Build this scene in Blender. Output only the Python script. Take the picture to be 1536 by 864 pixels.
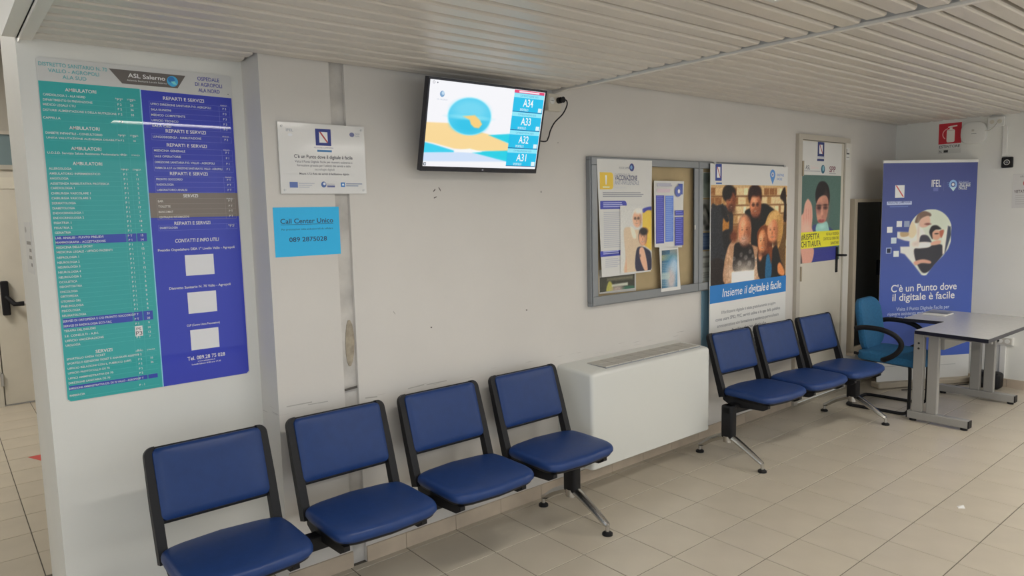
import bpy, bmesh, math, random
import numpy as np
from mathutils import Matrix, Vector

random.seed(4)
for o in list(bpy.data.objects):
    bpy.data.objects.remove(o)
SC = bpy.context.scene
COL = SC.collection

# ------------------------------------------------------------------ camera
W, H = 1536.0, 864.0
YAW, PITCH, ROLL, FPX = 0.688148, -0.106638, -0.023509, 1053.706
CAM = np.array([0.0, -2.93673, 1.64154])
_f = np.array([math.sin(YAW) * math.cos(PITCH), math.cos(YAW) * math.cos(PITCH), math.sin(PITCH)])
_r = np.array([math.cos(YAW), -math.sin(YAW), 0.0])
_u = np.cross(_r, _f)
R2 = _r * math.cos(ROLL) + _u * math.sin(ROLL)
U2 = -_r * math.sin(ROLL) + _u * math.cos(ROLL)
cd = bpy.data.cameras.new('camera')
cd.sensor_fit = 'HORIZONTAL'
cd.sensor_width = 36.0
cd.lens = FPX / W * 36.0
cd.clip_start = 0.05
cam = bpy.data.objects.new('camera', cd)
COL.objects.link(cam)
cam.matrix_world = Matrix(((R2[0], U2[0], -_f[0], CAM[0]), (R2[1], U2[1], -_f[1], CAM[1]),
                           (R2[2], U2[2], -_f[2], CAM[2]), (0, 0, 0, 1)))
SC.camera = cam

def ray(px, py):
    return _f + R2 * (px - W / 2) / FPX - U2 * (py - H / 2) / FPX

# ------------------------------------------------------------------ world, exposure
wd = bpy.data.worlds.new('world')
SC.world = wd
wd.use_nodes = True
bg = wd.node_tree.nodes['Background']
bg.inputs[0].default_value = (0.93, 0.97, 1.0, 1)
bg.inputs[1].default_value = 0.95
SC.view_settings.view_transform = 'Standard'
SC.view_settings.look = 'None'
SC.view_settings.gamma = 1.0
SC.view_settings.use_curve_mapping = False
SC.view_settings.exposure = 0.0
LAMP = 37.0

# ------------------------------------------------------------------ room numbers (metres)
XE = 7.25            # end wall
H1, H2 = 2.309, 2.388  # the two ceilings
XT = 2.745           # where the low ceiling ends
YB = 0.198           # recessed wall with the directory
XB0, XB1 = 0.294, 1.095
G0, G1 = 1.405, 1.476  # plaster groove

# ------------------------------------------------------------------ materials
def lin(c):
    c = np.asarray(c, float) / 255.0
    return np.where(c <= 0.04045, c / 12.92, ((c + 0.055) / 1.055) ** 2.4)

def mat(name, rgb, rough=0.5, metal=0.0, noise=0.0, nscale=8.0, bump=0.0, bscale=60.0, coat=0.0, spec=0.5,
        alpha=1.0, trans=0.0):
    m = bpy.data.materials.new(name)
    m.use_nodes = True
    nt = m.node_tree
    b = nt.nodes['Principled BSDF']
    c = tuple(rgb) + (1.0,)
    b.inputs['Base Color'].default_value = c
    b.inputs['Roughness'].default_value = rough
    b.inputs['Metallic'].default_value = metal
    b.inputs['Specular IOR Level'].default_value = spec
    b.inputs['Coat Weight'].default_value = coat
    b.inputs['Coat Roughness'].default_value = 0.08
    b.inputs['Alpha'].default_value = alpha
    b.inputs['Transmission Weight'].default_value = trans
    if noise or bump:
        tc = nt.nodes.new('ShaderNodeTexCoord')
    if noise:
        n = nt.nodes.new('ShaderNodeTexNoise')
        n.inputs['Scale'].default_value = nscale
        n.inputs['Detail'].default_value = 5
        nt.links.new(tc.outputs['Object'], n.inputs['Vector'])
        r = nt.nodes.new('ShaderNodeMapRange')
        r.inputs['From Min'].default_value = 0.3
        r.inputs['From Max'].default_value = 0.7
        r.inputs['To Min'].default_value = 1 - noise
        r.inputs['To Max'].default_value = 1 + noise
        nt.links.new(n.outputs['Fac'], r.inputs['Value'])
        mx = nt.nodes.new('ShaderNodeVectorMath')
        mx.operation = 'SCALE'
        mx.inputs[0].default_value = c[:3]
        nt.links.new(r.outputs['Result'], mx.inputs['Scale'])
        nt.links.new(mx.outputs['Vector'], b.inputs['Base Color'])
    if bump:
        n2 = nt.nodes.new('ShaderNodeTexNoise')
        n2.inputs['Scale'].default_value = bscale
        n2.inputs['Detail'].default_value = 4
        nt.links.new(tc.outputs['Object'], n2.inputs['Vector'])
        bp = nt.nodes.new('ShaderNodeBump')
        bp.inputs['Strength'].default_value = bump
        bp.inputs['Distance'].default_value = 0.004
        nt.links.new(n2.outputs['Fac'], bp.inputs['Height'])
        nt.links.new(bp.outputs['Normal'], b.inputs['Normal'])
    return m

def attr_mat(name, rough, emit=0.0, coat=0.0):
    m = bpy.data.materials.new(name)
    m.use_nodes = True
    nt = m.node_tree
    b = nt.nodes['Principled BSDF']
    a = nt.nodes.new('ShaderNodeAttribute')
    a.attribute_name = 'Col'
    b.inputs['Roughness'].default_value = rough
    b.inputs['Coat Weight'].default_value = coat
    b.inputs['Coat Roughness'].default_value = 0.015
    if emit:
        b.inputs['Base Color'].default_value = (0.01, 0.01, 0.012, 1)
        nt.links.new(a.outputs['Color'], b.inputs['Emission Color'])
        b.inputs['Emission Strength'].default_value = emit
    else:
        nt.links.new(a.outputs['Color'], b.inputs['Base Color'])
    return m

def wall_mat(name, rgb):
    """painted plaster: faint mottling, rubbed streaks at chair-back height"""
    m = mat(name, rgb, 0.62, noise=0.03, nscale=2.2, bump=0.10, bscale=45)
    nt = m.node_tree
    b = nt.nodes['Principled BSDF']
    src = b.inputs['Base Color'].links[0].from_socket
    tc = nt.nodes.new('ShaderNodeTexCoord')
    sp = nt.nodes.new('ShaderNodeSeparateXYZ')
    nt.links.new(tc.outputs['Object'], sp.inputs[0])
    # long thin horizontal scratches
    mp = nt.nodes.new('ShaderNodeMapping')
    mp.inputs['Scale'].default_value = (5.0, 5.0, 130.0)
    nt.links.new(tc.outputs['Object'], mp.inputs['Vector'])
    n = nt.nodes.new('ShaderNodeTexNoise')
    n.inputs['Scale'].default_value = 1.0
    n.inputs['Detail'].default_value = 3
    nt.links.new(mp.outputs[0], n.inputs['Vector'])
    th = nt.nodes.new('ShaderNodeMapRange')
    th.inputs['From Min'].default_value = 0.63
    th.inputs['From Max'].default_value = 0.72
    nt.links.new(n.outputs['Fac'], th.inputs['Value'])
    band = nt.nodes.new('ShaderNodeMath')
    band.operation = 'COMPARE'
    band.inputs[1].default_value = 0.795
    band.inputs[2].default_value = 0.022
    nt.links.new(sp.outputs['Z'], band.inputs[0])
    mu = nt.nodes.new('ShaderNodeMath')
    mu.operation = 'MULTIPLY'
    nt.links.new(th.outputs[0], mu.inputs[0])
    nt.links.new(band.outputs[0], mu.inputs[1])
    # sparse specks
    vo = nt.nodes.new('ShaderNodeTexVoronoi')
    vo.inputs['Scale'].default_value = 2.6
    nt.links.new(tc.outputs['Object'], vo.inputs['Vector'])
    lt = nt.nodes.new('ShaderNodeMath')
    lt.operation = 'LESS_THAN'
    lt.inputs[1].default_value = 0.016
    nt.links.new(vo.outputs['Distance'], lt.inputs[0])
    ad = nt.nodes.new('ShaderNodeMath')
    ad.operation = 'ADD'
    ad.use_clamp = True
    nt.links.new(mu.outputs[0], ad.inputs[0])
    nt.links.new(lt.outputs[0], ad.inputs[1])
    sc = nt.nodes.new('ShaderNodeMath')
    sc.operation = 'MULTIPLY'
    sc.inputs[1].default_value = 0.55
    nt.links.new(ad.outputs[0], sc.inputs[0])
    mix = nt.nodes.new('ShaderNodeMix')
    mix.data_type = 'RGBA'
    nt.links.new(sc.outputs[0], mix.inputs['Factor'])
    nt.links.new(src, mix.inputs['A'])
    mix.inputs['B'].default_value = (0.16, 0.14, 0.12, 1)
    nt.links.new(mix.outputs['Result'], b.inputs['Base Color'])
    return m

M = {}
M['wall'] = wall_mat('wall_paint', (0.68, 0.655, 0.62))
M['wall2'] = mat('wall_paint_plain', (0.83, 0.83, 0.79), 0.6, noise=0.025, nscale=2, bump=0.08, bscale=45)
M['plaster'] = mat('grey_plaster', (0.58, 0.56, 0.53), 0.85, noise=0.16, nscale=9, bump=0.5, bscale=25)
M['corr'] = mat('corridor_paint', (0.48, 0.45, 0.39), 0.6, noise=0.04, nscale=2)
M['grout'] = mat('grout', (0.13, 0.115, 0.095), 0.9)
M['tile'] = mat('floor_tile', (0.53, 0.475, 0.385), 0.30, noise=0.06, nscale=3.5, bump=0.03, bscale=20)
M['skirt'] = mat('skirting_tile', (0.55, 0.46, 0.36), 0.4, noise=0.1, nscale=7)
M['slat'] = mat('ceiling_slat', (0.68, 0.635, 0.575), 0.36, noise=0.03, nscale=1.5)
M['back'] = mat('ceiling_void', (0.10, 0.095, 0.09), 0.9)
M['trim'] = mat('ceiling_trim', (0.80, 0.775, 0.73), 0.4)
M['blue'] = mat('blue_vinyl', (0.013, 0.043, 0.165), 0.40, spec=0.35, noise=0.06, nscale=25, bump=0.06, bscale=220)
M['blackp'] = mat('black_plastic', (0.010, 0.010, 0.012), 0.5, spec=0.3)
M['alu'] = mat('polished_aluminium', (0.62, 0.61, 0.59), 0.24, metal=1.0)
M['anod'] = mat('grey_anodised', (0.27, 0.285, 0.30), 0.42, metal=0.35)
M['white_enamel'] = mat('white_enamel', (0.68, 0.69, 0.66), 0.32)
M['grille'] = mat('grille_grey', (0.56, 0.54, 0.49), 0.6)
M['dark'] = mat('dark_gap', (0.03, 0.03, 0.03), 0.8)
M['white_pl'] = mat('white_plastic', (0.80, 0.80, 0.77), 0.38)
M['cream_pl'] = mat('cream_plastic', (0.72, 0.68, 0.58), 0.45)
M['door'] = mat('door_laminate', (0.68, 0.64, 0.55), 0.45, noise=0.05, nscale=3)
M['frame'] = mat('door_frame', (0.55, 0.51, 0.44), 0.5)
M['architrave'] = mat('door_architrave', (0.73, 0.71, 0.66), 0.5)
M['brass'] = mat('dull_hinge', (0.40, 0.34, 0.25), 0.45, metal=0.6)
M['beige_alu'] = mat('bronze_aluminium', (0.46, 0.40, 0.31), 0.5)
M['darkglass'] = mat('dark_glass', (0.012, 0.013, 0.014), 0.07)
M['glass'] = mat('clear_glass', (1, 1, 1), 0.02, trans=1.0)
M['glass'].node_tree.nodes['Principled BSDF'].inputs['IOR'].default_value = 1.02
M['cork'] = mat('pale_board', (0.60, 0.47, 0.27), 0.8, noise=0.10, nscale=5)
M['teal_fab'] = mat('teal_fabric', (0.018, 0.125, 0.27), 0.85, noise=0.12, nscale=60, bump=0.15, bscale=300)
M['desk_leg'] = mat('grey_steel', (0.34, 0.33, 0.31), 0.45)
M['desk_top'] = mat('grey_laminate', (0.51, 0.505, 0.49), 0.22, noise=0.03, nscale=40)
M['black_edge'] = mat('black_edging', (0.008, 0.008, 0.02), 0.35)
M['bezel'] = mat('tv_bezel', (0.012, 0.012, 0.022), 0.25)
M['paper'] = mat('white_paper', (0.78, 0.78, 0.76), 0.6)
M['acryl'] = mat('clear_plaque', (0.76, 0.755, 0.74), 0.2, coat=0.4)
M['steel'] = mat('steel', (0.55, 0.55, 0.55), 0.3, metal=1.0)
M['tint_blue'] = mat('blue_tint_sheet', (0.19, 0.33, 0.43), 0.5)
M['glass_blue'] = mat('transom_glass', (0.20, 0.27, 0.29), 0.25)
M['red'] = mat('red_vinyl', (0.55, 0.06, 0.05), 0.5)
M['print'] = attr_mat('print_matte', 0.48)
M['gloss'] = attr_mat('print_gloss', 0.4, coat=0.4)
M['screen'] = attr_mat('screen_glow', 0.15, emit=1.0)
em = bpy.data.materials.new('lamp_diffuser')
em.use_nodes = True
_b = em.node_tree.nodes['Principled BSDF']
_b.inputs['Base Color'].default_value = (0.9, 0.9, 0.9, 1)
_b.inputs['Emission Color'].default_value = (1.0, 0.955, 0.88, 1)
_b.inputs['Emission Strength'].default_value = LAMP
M['lamp'] = em

# ------------------------------------------------------------------ mesh helpers
class MB:
    def __init__(s):
        s.v, s.f = [], []

    def add(s, vs, fs):
        k = len(s.v)
        s.v += [tuple(map(float, p)) for p in vs]
        s.f += [tuple(i + k for i in f) for f in fs]
        return s

    def box(s, x0, x1, y0, y1, z0, z1, mtx=None):
        vs = [(x, y, z) for z in (z0, z1) for y in (y0, y1) for x in (x0, x1)]
        if mtx is not None:
            vs = [tuple(mtx @ Vector(p)) for p in vs]
        return s.add(vs, [(0, 2, 3, 1), (4, 5, 7, 6), (0, 1, 5, 4), (2, 6, 7, 3), (0, 4, 6, 2), (1, 3, 7, 5)])

    def rbox(s, x0, x1, y0, y1, z0, z1, r=0.006, seg=2, mtx=None):
        bm = bmesh.new()
        bmesh.ops.create_cube(bm, size=1)
        for v in bm.verts:
            v.co = ((x0 + x1) / 2 + v.co.x * (x1 - x0), (y0 + y1) / 2 + v.co.y * (y1 - y0), (z0 + z1) / 2 + v.co.z * (z1 - z0))
        bmesh.ops.bevel(bm, geom=list(bm.edges), offset=r, segments=seg, affect='EDGES', profile=0.5)
        return s.frombm(bm, mtx)

    def frombm(s, bm, mtx=None):
        bm.verts.index_update()
        vs = [tuple(mtx @ v.co) if mtx is not None else tuple(v.co) for v in bm.verts]
        fs = [tuple(v.index for v in f.verts) for f in bm.faces]
        bm.free()
        return s.add(vs, fs)

    def prism(s, poly, axis, a, b):
        """poly: 2-D points in the other two axes (x,y)/(x,z)/(y,z)"""
        n = len(poly)
        def P(q, t):
            return {'z': (q[0], q[1], t), 'y': (q[0], t, q[1]), 'x': (t, q[0], q[1])}[axis]
        vs = [P(q, a) for q in poly] + [P(q, b) for q in poly]
        fs = [tuple(range(n)), tuple(range(2 * n - 1, n - 1, -1))]
        fs += [(i, i + n, (i + 1) % n + n, (i + 1) % n) for i in range(n)]
        return s.add(vs, fs)

    def rings(s, rings, close=True, cap=True):
        n = len(rings[0])
        vs = [p for r in rings for p in r]
        fs = []
        for k in range(len(rings) - 1):
            for i in range(n if close else n - 1):
                j = (i + 1) % n
                fs.append((k * n + i, k * n + j, (k + 1) * n + j, (k + 1) * n + i))
        if cap:
            fs.append(tuple(range(n - 1, -1, -1)))
            fs.append(tuple(range((len(rings) - 1) * n, len(rings) * n)))
        return s.add(vs, fs)

    def tube(s, pts, r, seg=10, flat=1.0):
        """swept round tube; r number or list; flat squashes the section vertically"""
        pts = [Vector(p) for p in pts]
        rs = r if isinstance(r, (list, tuple)) else [r] * len(pts)
        rings = []
        up = Vector((0, 0, 1))
        prev = None
        for i, p in enumerate(pts):
            t = (pts[min(i + 1, len(pts) - 1)] - pts[max(i - 1, 0)]).normalized()
            if prev is None:
                a = up.cross(t)
                if a.length < 1e-3:
                    a = Vector((1, 0, 0))
                a.normalize()
            else:
                a = (prev - t * prev.dot(t)).normalized()
            prev = a
            b = t.cross(a)
            rings.append([tuple(p + (a * math.cos(2 * math.pi * k / seg) + b * math.sin(2 * math.pi * k / seg) * flat) * rs[i]) for k in range(seg)])
        return s.rings(rings)

    def cyl(s, c, r, z0, z1, seg=20, axis='z', r2=None):
        r2 = r if r2 is None else r2
        out = []
        for t, q in ((z0, r), (z1, r2)):
            ring = []
            for k in range(seg):
                a, b = math.cos(2 * math.pi * k / seg) * q, math.sin(2 * math.pi * k / seg) * q
                ring.append({'z': (c[0] + a, c[1] + b, t), 'y': (c[0] + a, t, c[1] + b), 'x': (t, c[0] + a, c[1] + b)}[axis])
            out.append(ring)
        return s.rings(out)

    def build(s, name, m, parent=None, smooth=False, loc=None):
        me = bpy.data.meshes.new(name)
        v = s.v
        if loc is not None:
            v = [(p[0] - loc[0], p[1] - loc[1], p[2] - loc[2]) for p in v]
        me.from_pydata(v, [], s.f)
        bm = bmesh.new()
        bm.from_mesh(me)
        bmesh.ops.recalc_face_normals(bm, faces=bm.faces)
        bm.to_mesh(me)
        bm.free()
        if smooth:
            me.polygons.foreach_set('use_smooth', [True] * len(me.polygons))
            me.set_sharp_from_angle(angle=math.radians(38))
        me.materials.append(M[m] if isinstance(m, str) else m)
        return link(name, me, parent, loc)

def link(name, me, parent=None, loc=None):
    o = bpy.data.objects.new(name, me)
    COL.objects.link(o)
    if parent is not None:
        o.parent = parent
    if loc is not None:
        o.location = loc
    return o

def tag(o, label=None, cat=None, group=None, kind=None):
    if label: o['label'] = label
    if cat: o['category'] = cat
    if group: o['group'] = group
    if kind: o['kind'] = kind
    return o

def thing(name, label, cat, loc=(0, 0, 0), rz=0.0, group=None):
    o = bpy.data.objects.new(name, None)
    o.empty_display_size = 0.1
    COL.objects.link(o)
    o.location = loc
    o.rotation_euler = (0, 0, rz)
    return tag(o, label, cat, group)

def struct(o):
    o['kind'] = 'structure'
    return o

def arc(cx, cy, r, a0, a1, n):
    return [(cx + r * math.cos(math.radians(a0 + (a1 - a0) * i / n)), cy + r * math.sin(math.radians(a0 + (a1 - a0) * i / n))) for i in range(n + 1)]

def rrect(x0, x1, y0, y1, r, n=5):
    return arc(x1 - r, y1 - r, r, 0, 90, n) + arc(x0 + r, y1 - r, r, 90, 180, n) + arc(x0 + r, y0 + r, r, 180, 270, n) + arc(x1 - r, y0 + r, r, 270, 360, n)

def smooth_path(pts, n=6):
    """Catmull-Rom through pts"""
    P = [np.array(p, float) for p in pts]
    P = [2 * P[0] - P[1]] + P + [2 * P[-1] - P[-2]]
    out = []
    for i in range(1, len(P) - 2):
        for k in range(n):
            t = k / n
            a, b, c, d = P[i - 1], P[i], P[i + 1], P[i + 2]
            out.append(tuple(0.5 * ((2 * b) + (c - a) * t + (2 * a - 5 * b + 4 * c - d) * t * t + (3 * b - a - 3 * c + d) * t ** 3)))
    out.append(tuple(P[-2]))
    return out

# ------------------------------------------------------------------ printed sheets
KP = 0.70   # how bright white paper reads in the photograph; printed colours are given as seen

def pcol(c, k=None):
    return np.clip(lin(c) / (KP if k is None else k), 0, 0.92)

def text_mesh(body, bold=0.0, shear=0.0, res=2):
    cu = bpy.data.curves.new('t', 'FONT')
    cu.body = body
    cu.size = 1.0
    cu.offset = min(bold, 0.012)
    cu.shear = shear
    cu.resolution_u = res
    ob = bpy.data.objects.new('t', cu)
    me = bpy.data.meshes.new_from_object(ob)
    n = len(me.vertices)
    co = np.zeros(n * 3)
    me.vertices.foreach_get('co', co)
    fs = [tuple(p.vertices) for p in me.polygons]
    bpy.data.objects.remove(ob)
    bpy.data.curves.remove(cu)
    bpy.data.meshes.remove(me)
    return co.reshape(-1, 3), fs

class Sheet:
    """a flat printed thing: local x right, y up, z out of the surface"""
    def __init__(s, name, label, cat, origin, ux, w, h, thick=0.002, base='paper', uy=(0, 0, 1), mprint='print',
                 group=None, outline=None, bend=None, k=None, parent=None):
        ux, uy = Vector(ux).normalized(), Vector(uy).normalized()
        n = ux.cross(uy)
        s.o, s.ux, s.uy, s.n = np.array(origin, float), np.array(ux), np.array(uy), np.array(n)
        s.w, s.h, s.t, s.k = w, h, thick, k
        mb = MB()
        poly = outline or [(0, 0), (w, 0), (w, h), (0, h)]
        mb.prism(poly, 'z', 0, thick)
        s.root = mb.build(name, base, parent)
        s.root.matrix_local = Matrix(((ux[0], uy[0], n[0], origin[0]), (ux[1], uy[1], n[1], origin[1]),
                                      (ux[2], uy[2], n[2], origin[2]), (0, 0, 0, 1)))
        if parent is None:
            tag(s.root, label, cat, group)
        s.mp = mprint
        s.layer = 0
        s.ztext = None
        s.acc = {}

    def uv(s, px, py):
        d = ray(px, py)
        t = ((s.o + s.n * s.t - CAM) @ s.n) / (d @ s.n)
        q = CAM + d * t - s.o
        return np.array([q @ s.ux, q @ s.uy])

    def crop(s, x0, y0, sc):
        return lambda a, b: s.uv(x0 + a / sc, y0 + b / sc)

    def _z(s):
        s.layer += 1
        return s.t + 0.0001 * s.layer

    def _put(s, part, vs, fs, col):
        lst = s.acc.setdefault(part, [])
        V, F, C = [], [], []
        lst.append((V, F, C))
        k = 0
        V += [tuple(p) for p in vs]
        F += [tuple(i + k for i in f) for f in fs]
        col = np.asarray(col)
        if col.ndim == 1:
            C += [tuple(col)] * len(vs)
        else:
            C += [tuple(c) for c in col]

    def poly(s, pts, col, part='printed_shapes', z=None):
        z = s._z() if z is None else z
        s._put(part, [(p[0], p[1], z) for p in pts], [tuple(range(len(pts)))], pcol(col, s.k))

    def rect(s, x0, y0, x1, y1, col, part='printed_shapes', z=None):
        s.poly([(x0, y0), (x1, y0), (x1, y1), (x0, y1)], col, part, z)

    def rr(s, x0, y0, x1, y1, r, col, part='printed_shapes'):
        s.poly(rrect(x0, x1, y0, y1, r, 4), col, part)

    def ell(s, cx, cy, rx, ry, col, part='printed_shapes', n=28):
        s.poly([(cx + rx * math.cos(2 * math.pi * i / n), cy + ry * math.sin(2 * math.pi * i / n)) for i in range(n)], col, part)

    def ring(s, cx, cy, r0, r1, col, part='printed_shapes', n=28, a0=0, a1=360):
        z = s._z()
        vs, fs = [], []
        for i in range(n + 1):
            a = math.radians(a0 + (a1 - a0) * i / n)
            vs += [(cx + r0 * math.cos(a), cy + r0 * math.sin(a), z), (cx + r1 * math.cos(a), cy + r1 * math.sin(a), z)]
        fs = [(2 * i, 2 * i + 1, 2 * i + 3, 2 * i + 2) for i in range(n)]
        s._put(part, vs, fs, pcol(col, s.k))

    def text(s, body, x, y, cap, col, align='L', width=None, bold=0.0, shear=0.0, part='lettering', res=None, z=None):
        co, fs = text_mesh(body, bold, shear, res or (4 if cap > 0.02 else 3 if cap > 0.009 else 2))
        if len(co) == 0:
            return
        sc = cap / 0.72
        x0, x1 = co[:, 0].min(), co[:, 0].max()
        sx = sc if width is None else width / max(1e-6, x1 - x0)
        wd_ = (x1 - x0) * sx
        ox = {'L': x, 'C': x - wd_ / 2, 'R': x - wd_}[align]
        if z is None:
            z = s.ztext if s.ztext else s.t + 0.0001 * (s.layer + 0.8)
        vs = np.stack([(co[:, 0] - x0) * sx + ox, co[:, 1] * sc + y, np.full(len(co), z)], 1)
        s._put(part, vs, fs, pcol(col, s.k))

    def words(s, body, x, y, cap, col, width, bold=0.0, shear=0.0):
        """a large line of lettering set word by word"""
        full, _ = text_mesh(body, bold, shear, 2)
        k = width / (full[:, 0].max() - full[:, 0].min())
        pre = ''
        for w_ in body.split(' '):
            pre += w_
            e, _ = text_mesh(pre, bold, shear, 2)
            q, _ = text_mesh(w_, bold, shear, 2)
            ww = (q[:, 0].max() - q[:, 0].min()) * k
            s.text(w_, x + (e[:, 0].max() - full[:, 0].min()) * k - ww, y, cap, col, 'L', ww, bold, shear)
            pre += ' '

    def raster(s, x0, y0, x1, y1, img, part='printed_picture', z=None):
        """img: (ny, nx, 3) seen colours 0..255, row 0 at the top"""
        ny, nx = img.shape[:2]
        z = s._z() if z is None else z
        X, Y = np.meshgrid(np.linspace(x0, x1, nx), np.linspace(y1, y0, ny))
        vs = np.stack([X.ravel(), Y.ravel(), np.full(X.size, z)], 1)
        idx = np.arange(nx * ny).reshape(ny, nx)
        fs = np.stack([idx[1:, :-1].ravel(), idx[1:, 1:].ravel(), idx[:-1, 1:].ravel(), idx[:-1, :-1].ravel()], 1)
        s._put(part, vs.tolist(), fs.tolist(), pcol(img.reshape(-1, 3), s.k))

    def done(s):
        todo = []
        for part, lst in s.acc.items():
            if len(lst) <= 18:
                todo += [({'printed_shapes': 'printed_shape', 'lettering': 'text_line'}.get(part, part), e, False) for e in lst]
            else:
                V, F, C = [], [], []
                for v, f, c in lst:
                    k = len(V)
                    V += v
                    F += [tuple(i + k for i in q) for q in f]
                    C += c
                todo.append((part, (V, F, C), True))
        for part, (V, F, C), joined in todo:
            me = bpy.data.meshes.new(part)
            me.from_pydata(V, [], F)
            ca = me.color_attributes.new('Col', 'FLOAT_COLOR', 'POINT')
            a = np.ones((len(V), 4))
            a[:, :3] = np.array(C)
            ca.data.foreach_set('color', a.ravel())
            me.materials.append(M[s.mp])
            o = link(part, me, s.root)
            if joined:
                o['kind'] = 'stuff'
        return s.root

class Canvas:
    """tiny painter in sheet-local metres: soft ellipses and polygons"""
    def __init__(s, sheet, x0, y0, x1, y1, nx, ny, col):
        s.S, s.b, s.nx, s.ny = sheet, (x0, y0, x1, y1), nx, ny
        s.X, s.Y = np.meshgrid(np.linspace(x0, x1, nx), np.linspace(y1, y0, ny))
        s.a = np.zeros((ny, nx, 3)) + np.asarray(col, float)
        s.px = (x1 - x0) / nx

    def mixin(s, m, col):
        col = np.asarray(col, float)
        s.a = s.a * (1 - m[..., None]) + col * m[..., None]

    def poly(s, pts, col, soft=1.0, alpha=1.0):
        P = np.asarray(pts, float)
        ins = np.zeros(s.X.shape, bool)
        dist = np.full(s.X.shape, 1e9)
        n = len(P)
        for i in range(n):
            a, b = P[i], P[(i + 1) % n]
            if abs(b[1] - a[1]) > 1e-12:
                c = ((a[1] > s.Y) != (b[1] > s.Y)) & (s.X < (b[0] - a[0]) * (s.Y - a[1]) / (b[1] - a[1]) + a[0])
                ins ^= c
            d = b - a
            t = np.clip(((s.X - a[0]) * d[0] + (s.Y - a[1]) * d[1]) / max(1e-12, d @ d), 0, 1)
            dist = np.minimum(dist, np.hypot(s.X - a[0] - t * d[0], s.Y - a[1] - t * d[1]))
        sd = np.where(ins, dist, -dist)
        s.mixin(np.clip(0.5 + sd / (2 * soft * s.px), 0, 1) * alpha, col)

    def blob(s, pts, col, soft=1.0, alpha=1.0, n=5):
        """smooth closed curve through pts"""
        P = [np.array(p, float) for p in pts]
        m = len(P)
        out = []
        for i in range(m):
            a, b, c, d = P[i - 1], P[i], P[(i + 1) % m], P[(i + 2) % m]
            for k in range(n):
                t = k / n
                out.append(0.5 * ((2 * b) + (c - a) * t + (2 * a - 5 * b + 4 * c - d) * t * t + (3 * b - a - 3 * c + d) * t ** 3))
        s.poly(out, col, soft, alpha)

    def ell(s, c, rx, ry, col, soft=0.15, alpha=1.0, ang=0.0):
        dx, dy = s.X - c[0], s.Y - c[1]
        ca, sa = math.cos(ang), math.sin(ang)
        q = np.hypot((dx * ca + dy * sa) / rx, (-dx * sa + dy * ca) / ry)
        s.mixin(np.clip((1 + soft - q) / (2 * soft), 0, 1) * alpha, col)

    def grain(s, amt, seed=1):
        rng = np.random.default_rng(seed)
        s.a = np.clip(s.a + rng.normal(0, amt, (s.ny, s.nx, 1)), 0, 255)

    def put(s):
        s.S.raster(*s.b, s.a)

# ================================================================== THE SETTING
def boxes(name, m, *bs):
    mb = MB()
    for b in bs:
        mb.box(*b)
    return mb.build(name, m)

ROOMTOP = 2.75
struct(boxes('wall_main', 'wall', (XB1, G0, 0, 0.2, 0, ROOMTOP), (G1, XE + 0.2, 0, 0.2, 0, ROOMTOP)))
struct(boxes('wall_groove', 'plaster', (G0, G1, 0.02, 0.2, 0, ROOMTOP)))
struct(boxes('wall_recess', 'wall2', (XB0, XB1, YB, 0.75, 0, ROOMTOP), (XB1, 1.3, 0.2, 0.75, 0, ROOMTOP)))
struct(boxes('wall_end', 'wall2', (XE, XE + 0.2, -6.0, 0, 0, ROOMTOP)))
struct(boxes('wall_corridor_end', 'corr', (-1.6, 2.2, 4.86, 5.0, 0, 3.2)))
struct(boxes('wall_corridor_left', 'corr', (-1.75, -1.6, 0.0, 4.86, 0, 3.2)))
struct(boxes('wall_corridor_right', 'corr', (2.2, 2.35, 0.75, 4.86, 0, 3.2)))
# chipped plaster at the edges of the groove
mb = MB()
mb.prism(arc(1.449, 1.06, 0.022, 0, 360, 14)[:-1], 'y', 0.0165, 0.02)
mb.v = [(p[0] + 0.004 * math.sin(p[2] * 60), p[1], 1.06 + (p[2] - 1.06) * 5.0) for p in mb.v]
o = mb.build('plaster_patch', mat('brown_filler', (0.40, 0.35, 0.27), 0.9, noise=0.25, nscale=30))
o.parent = bpy.data.objects['wall_groove']

wm = bpy.data.objects['wall_main']
dm = mat('dark_mark', (0.10, 0.09, 0.08), 0.8)
sm = mat('grey_scuff', (0.46, 0.44, 0.41), 0.8)
for pts, m_, h_ in (([(650, 287), (653, 284)], dm, 0.007), ([(655, 295), (651, 297)], dm, 0.005), ([(658, 281), (661, 286)], dm, 0.008), ([(646, 491), (648, 491)], dm, 0.007), ([(789, 465), (791, 465)], dm, 0.006),
                    ([(590, 467), (593, 471)], sm, 0.007), ([(430, 610), (468, 603)], sm, 0.005), ([(462, 607), (492, 602)], sm, 0.004), ([(548, 597), (566, 595)], sm, 0.006), ([(612, 583), (636, 577)], sm, 0.005),
                    ([(640, 577), (670, 571)], sm, 0.005), ([(517, 585), (536, 580)], dm, 0.012), ([(700, 178), (702, 181)], sm, 0.006), ([(836, 214), (838, 214)], sm, 0.007)):
    q = []
    for px_, py_ in pts:
        d_ = ray(px_, py_)
        q.append(CAM + d_ * ((-0.0008 - CAM[1]) / d_[1]))
    a_, b_ = q
    mk = MB().add([(a_[0], 0.0, a_[2] - h_ / 2), (b_[0], 0.0, b_[2] - h_ / 2), (b_[0], 0.0, b_[2] + h_ / 2), (a_[0], 0.0, a_[2] + h_ / 3),
                   (a_[0], -0.0008, a_[2] - h_ / 2), (b_[0], -0.0008, b_[2] - h_ / 2), (b_[0], -0.0008, b_[2] + h_ / 2), (a_[0], -0.0008, a_[2] + h_ / 3)],
                  [(4, 5, 6, 7), (0, 1, 5, 4), (1, 2, 6, 5), (2, 3, 7, 6), (3, 0, 4, 7)])
    mk.build('scuff_mark', m_, wm)

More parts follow.
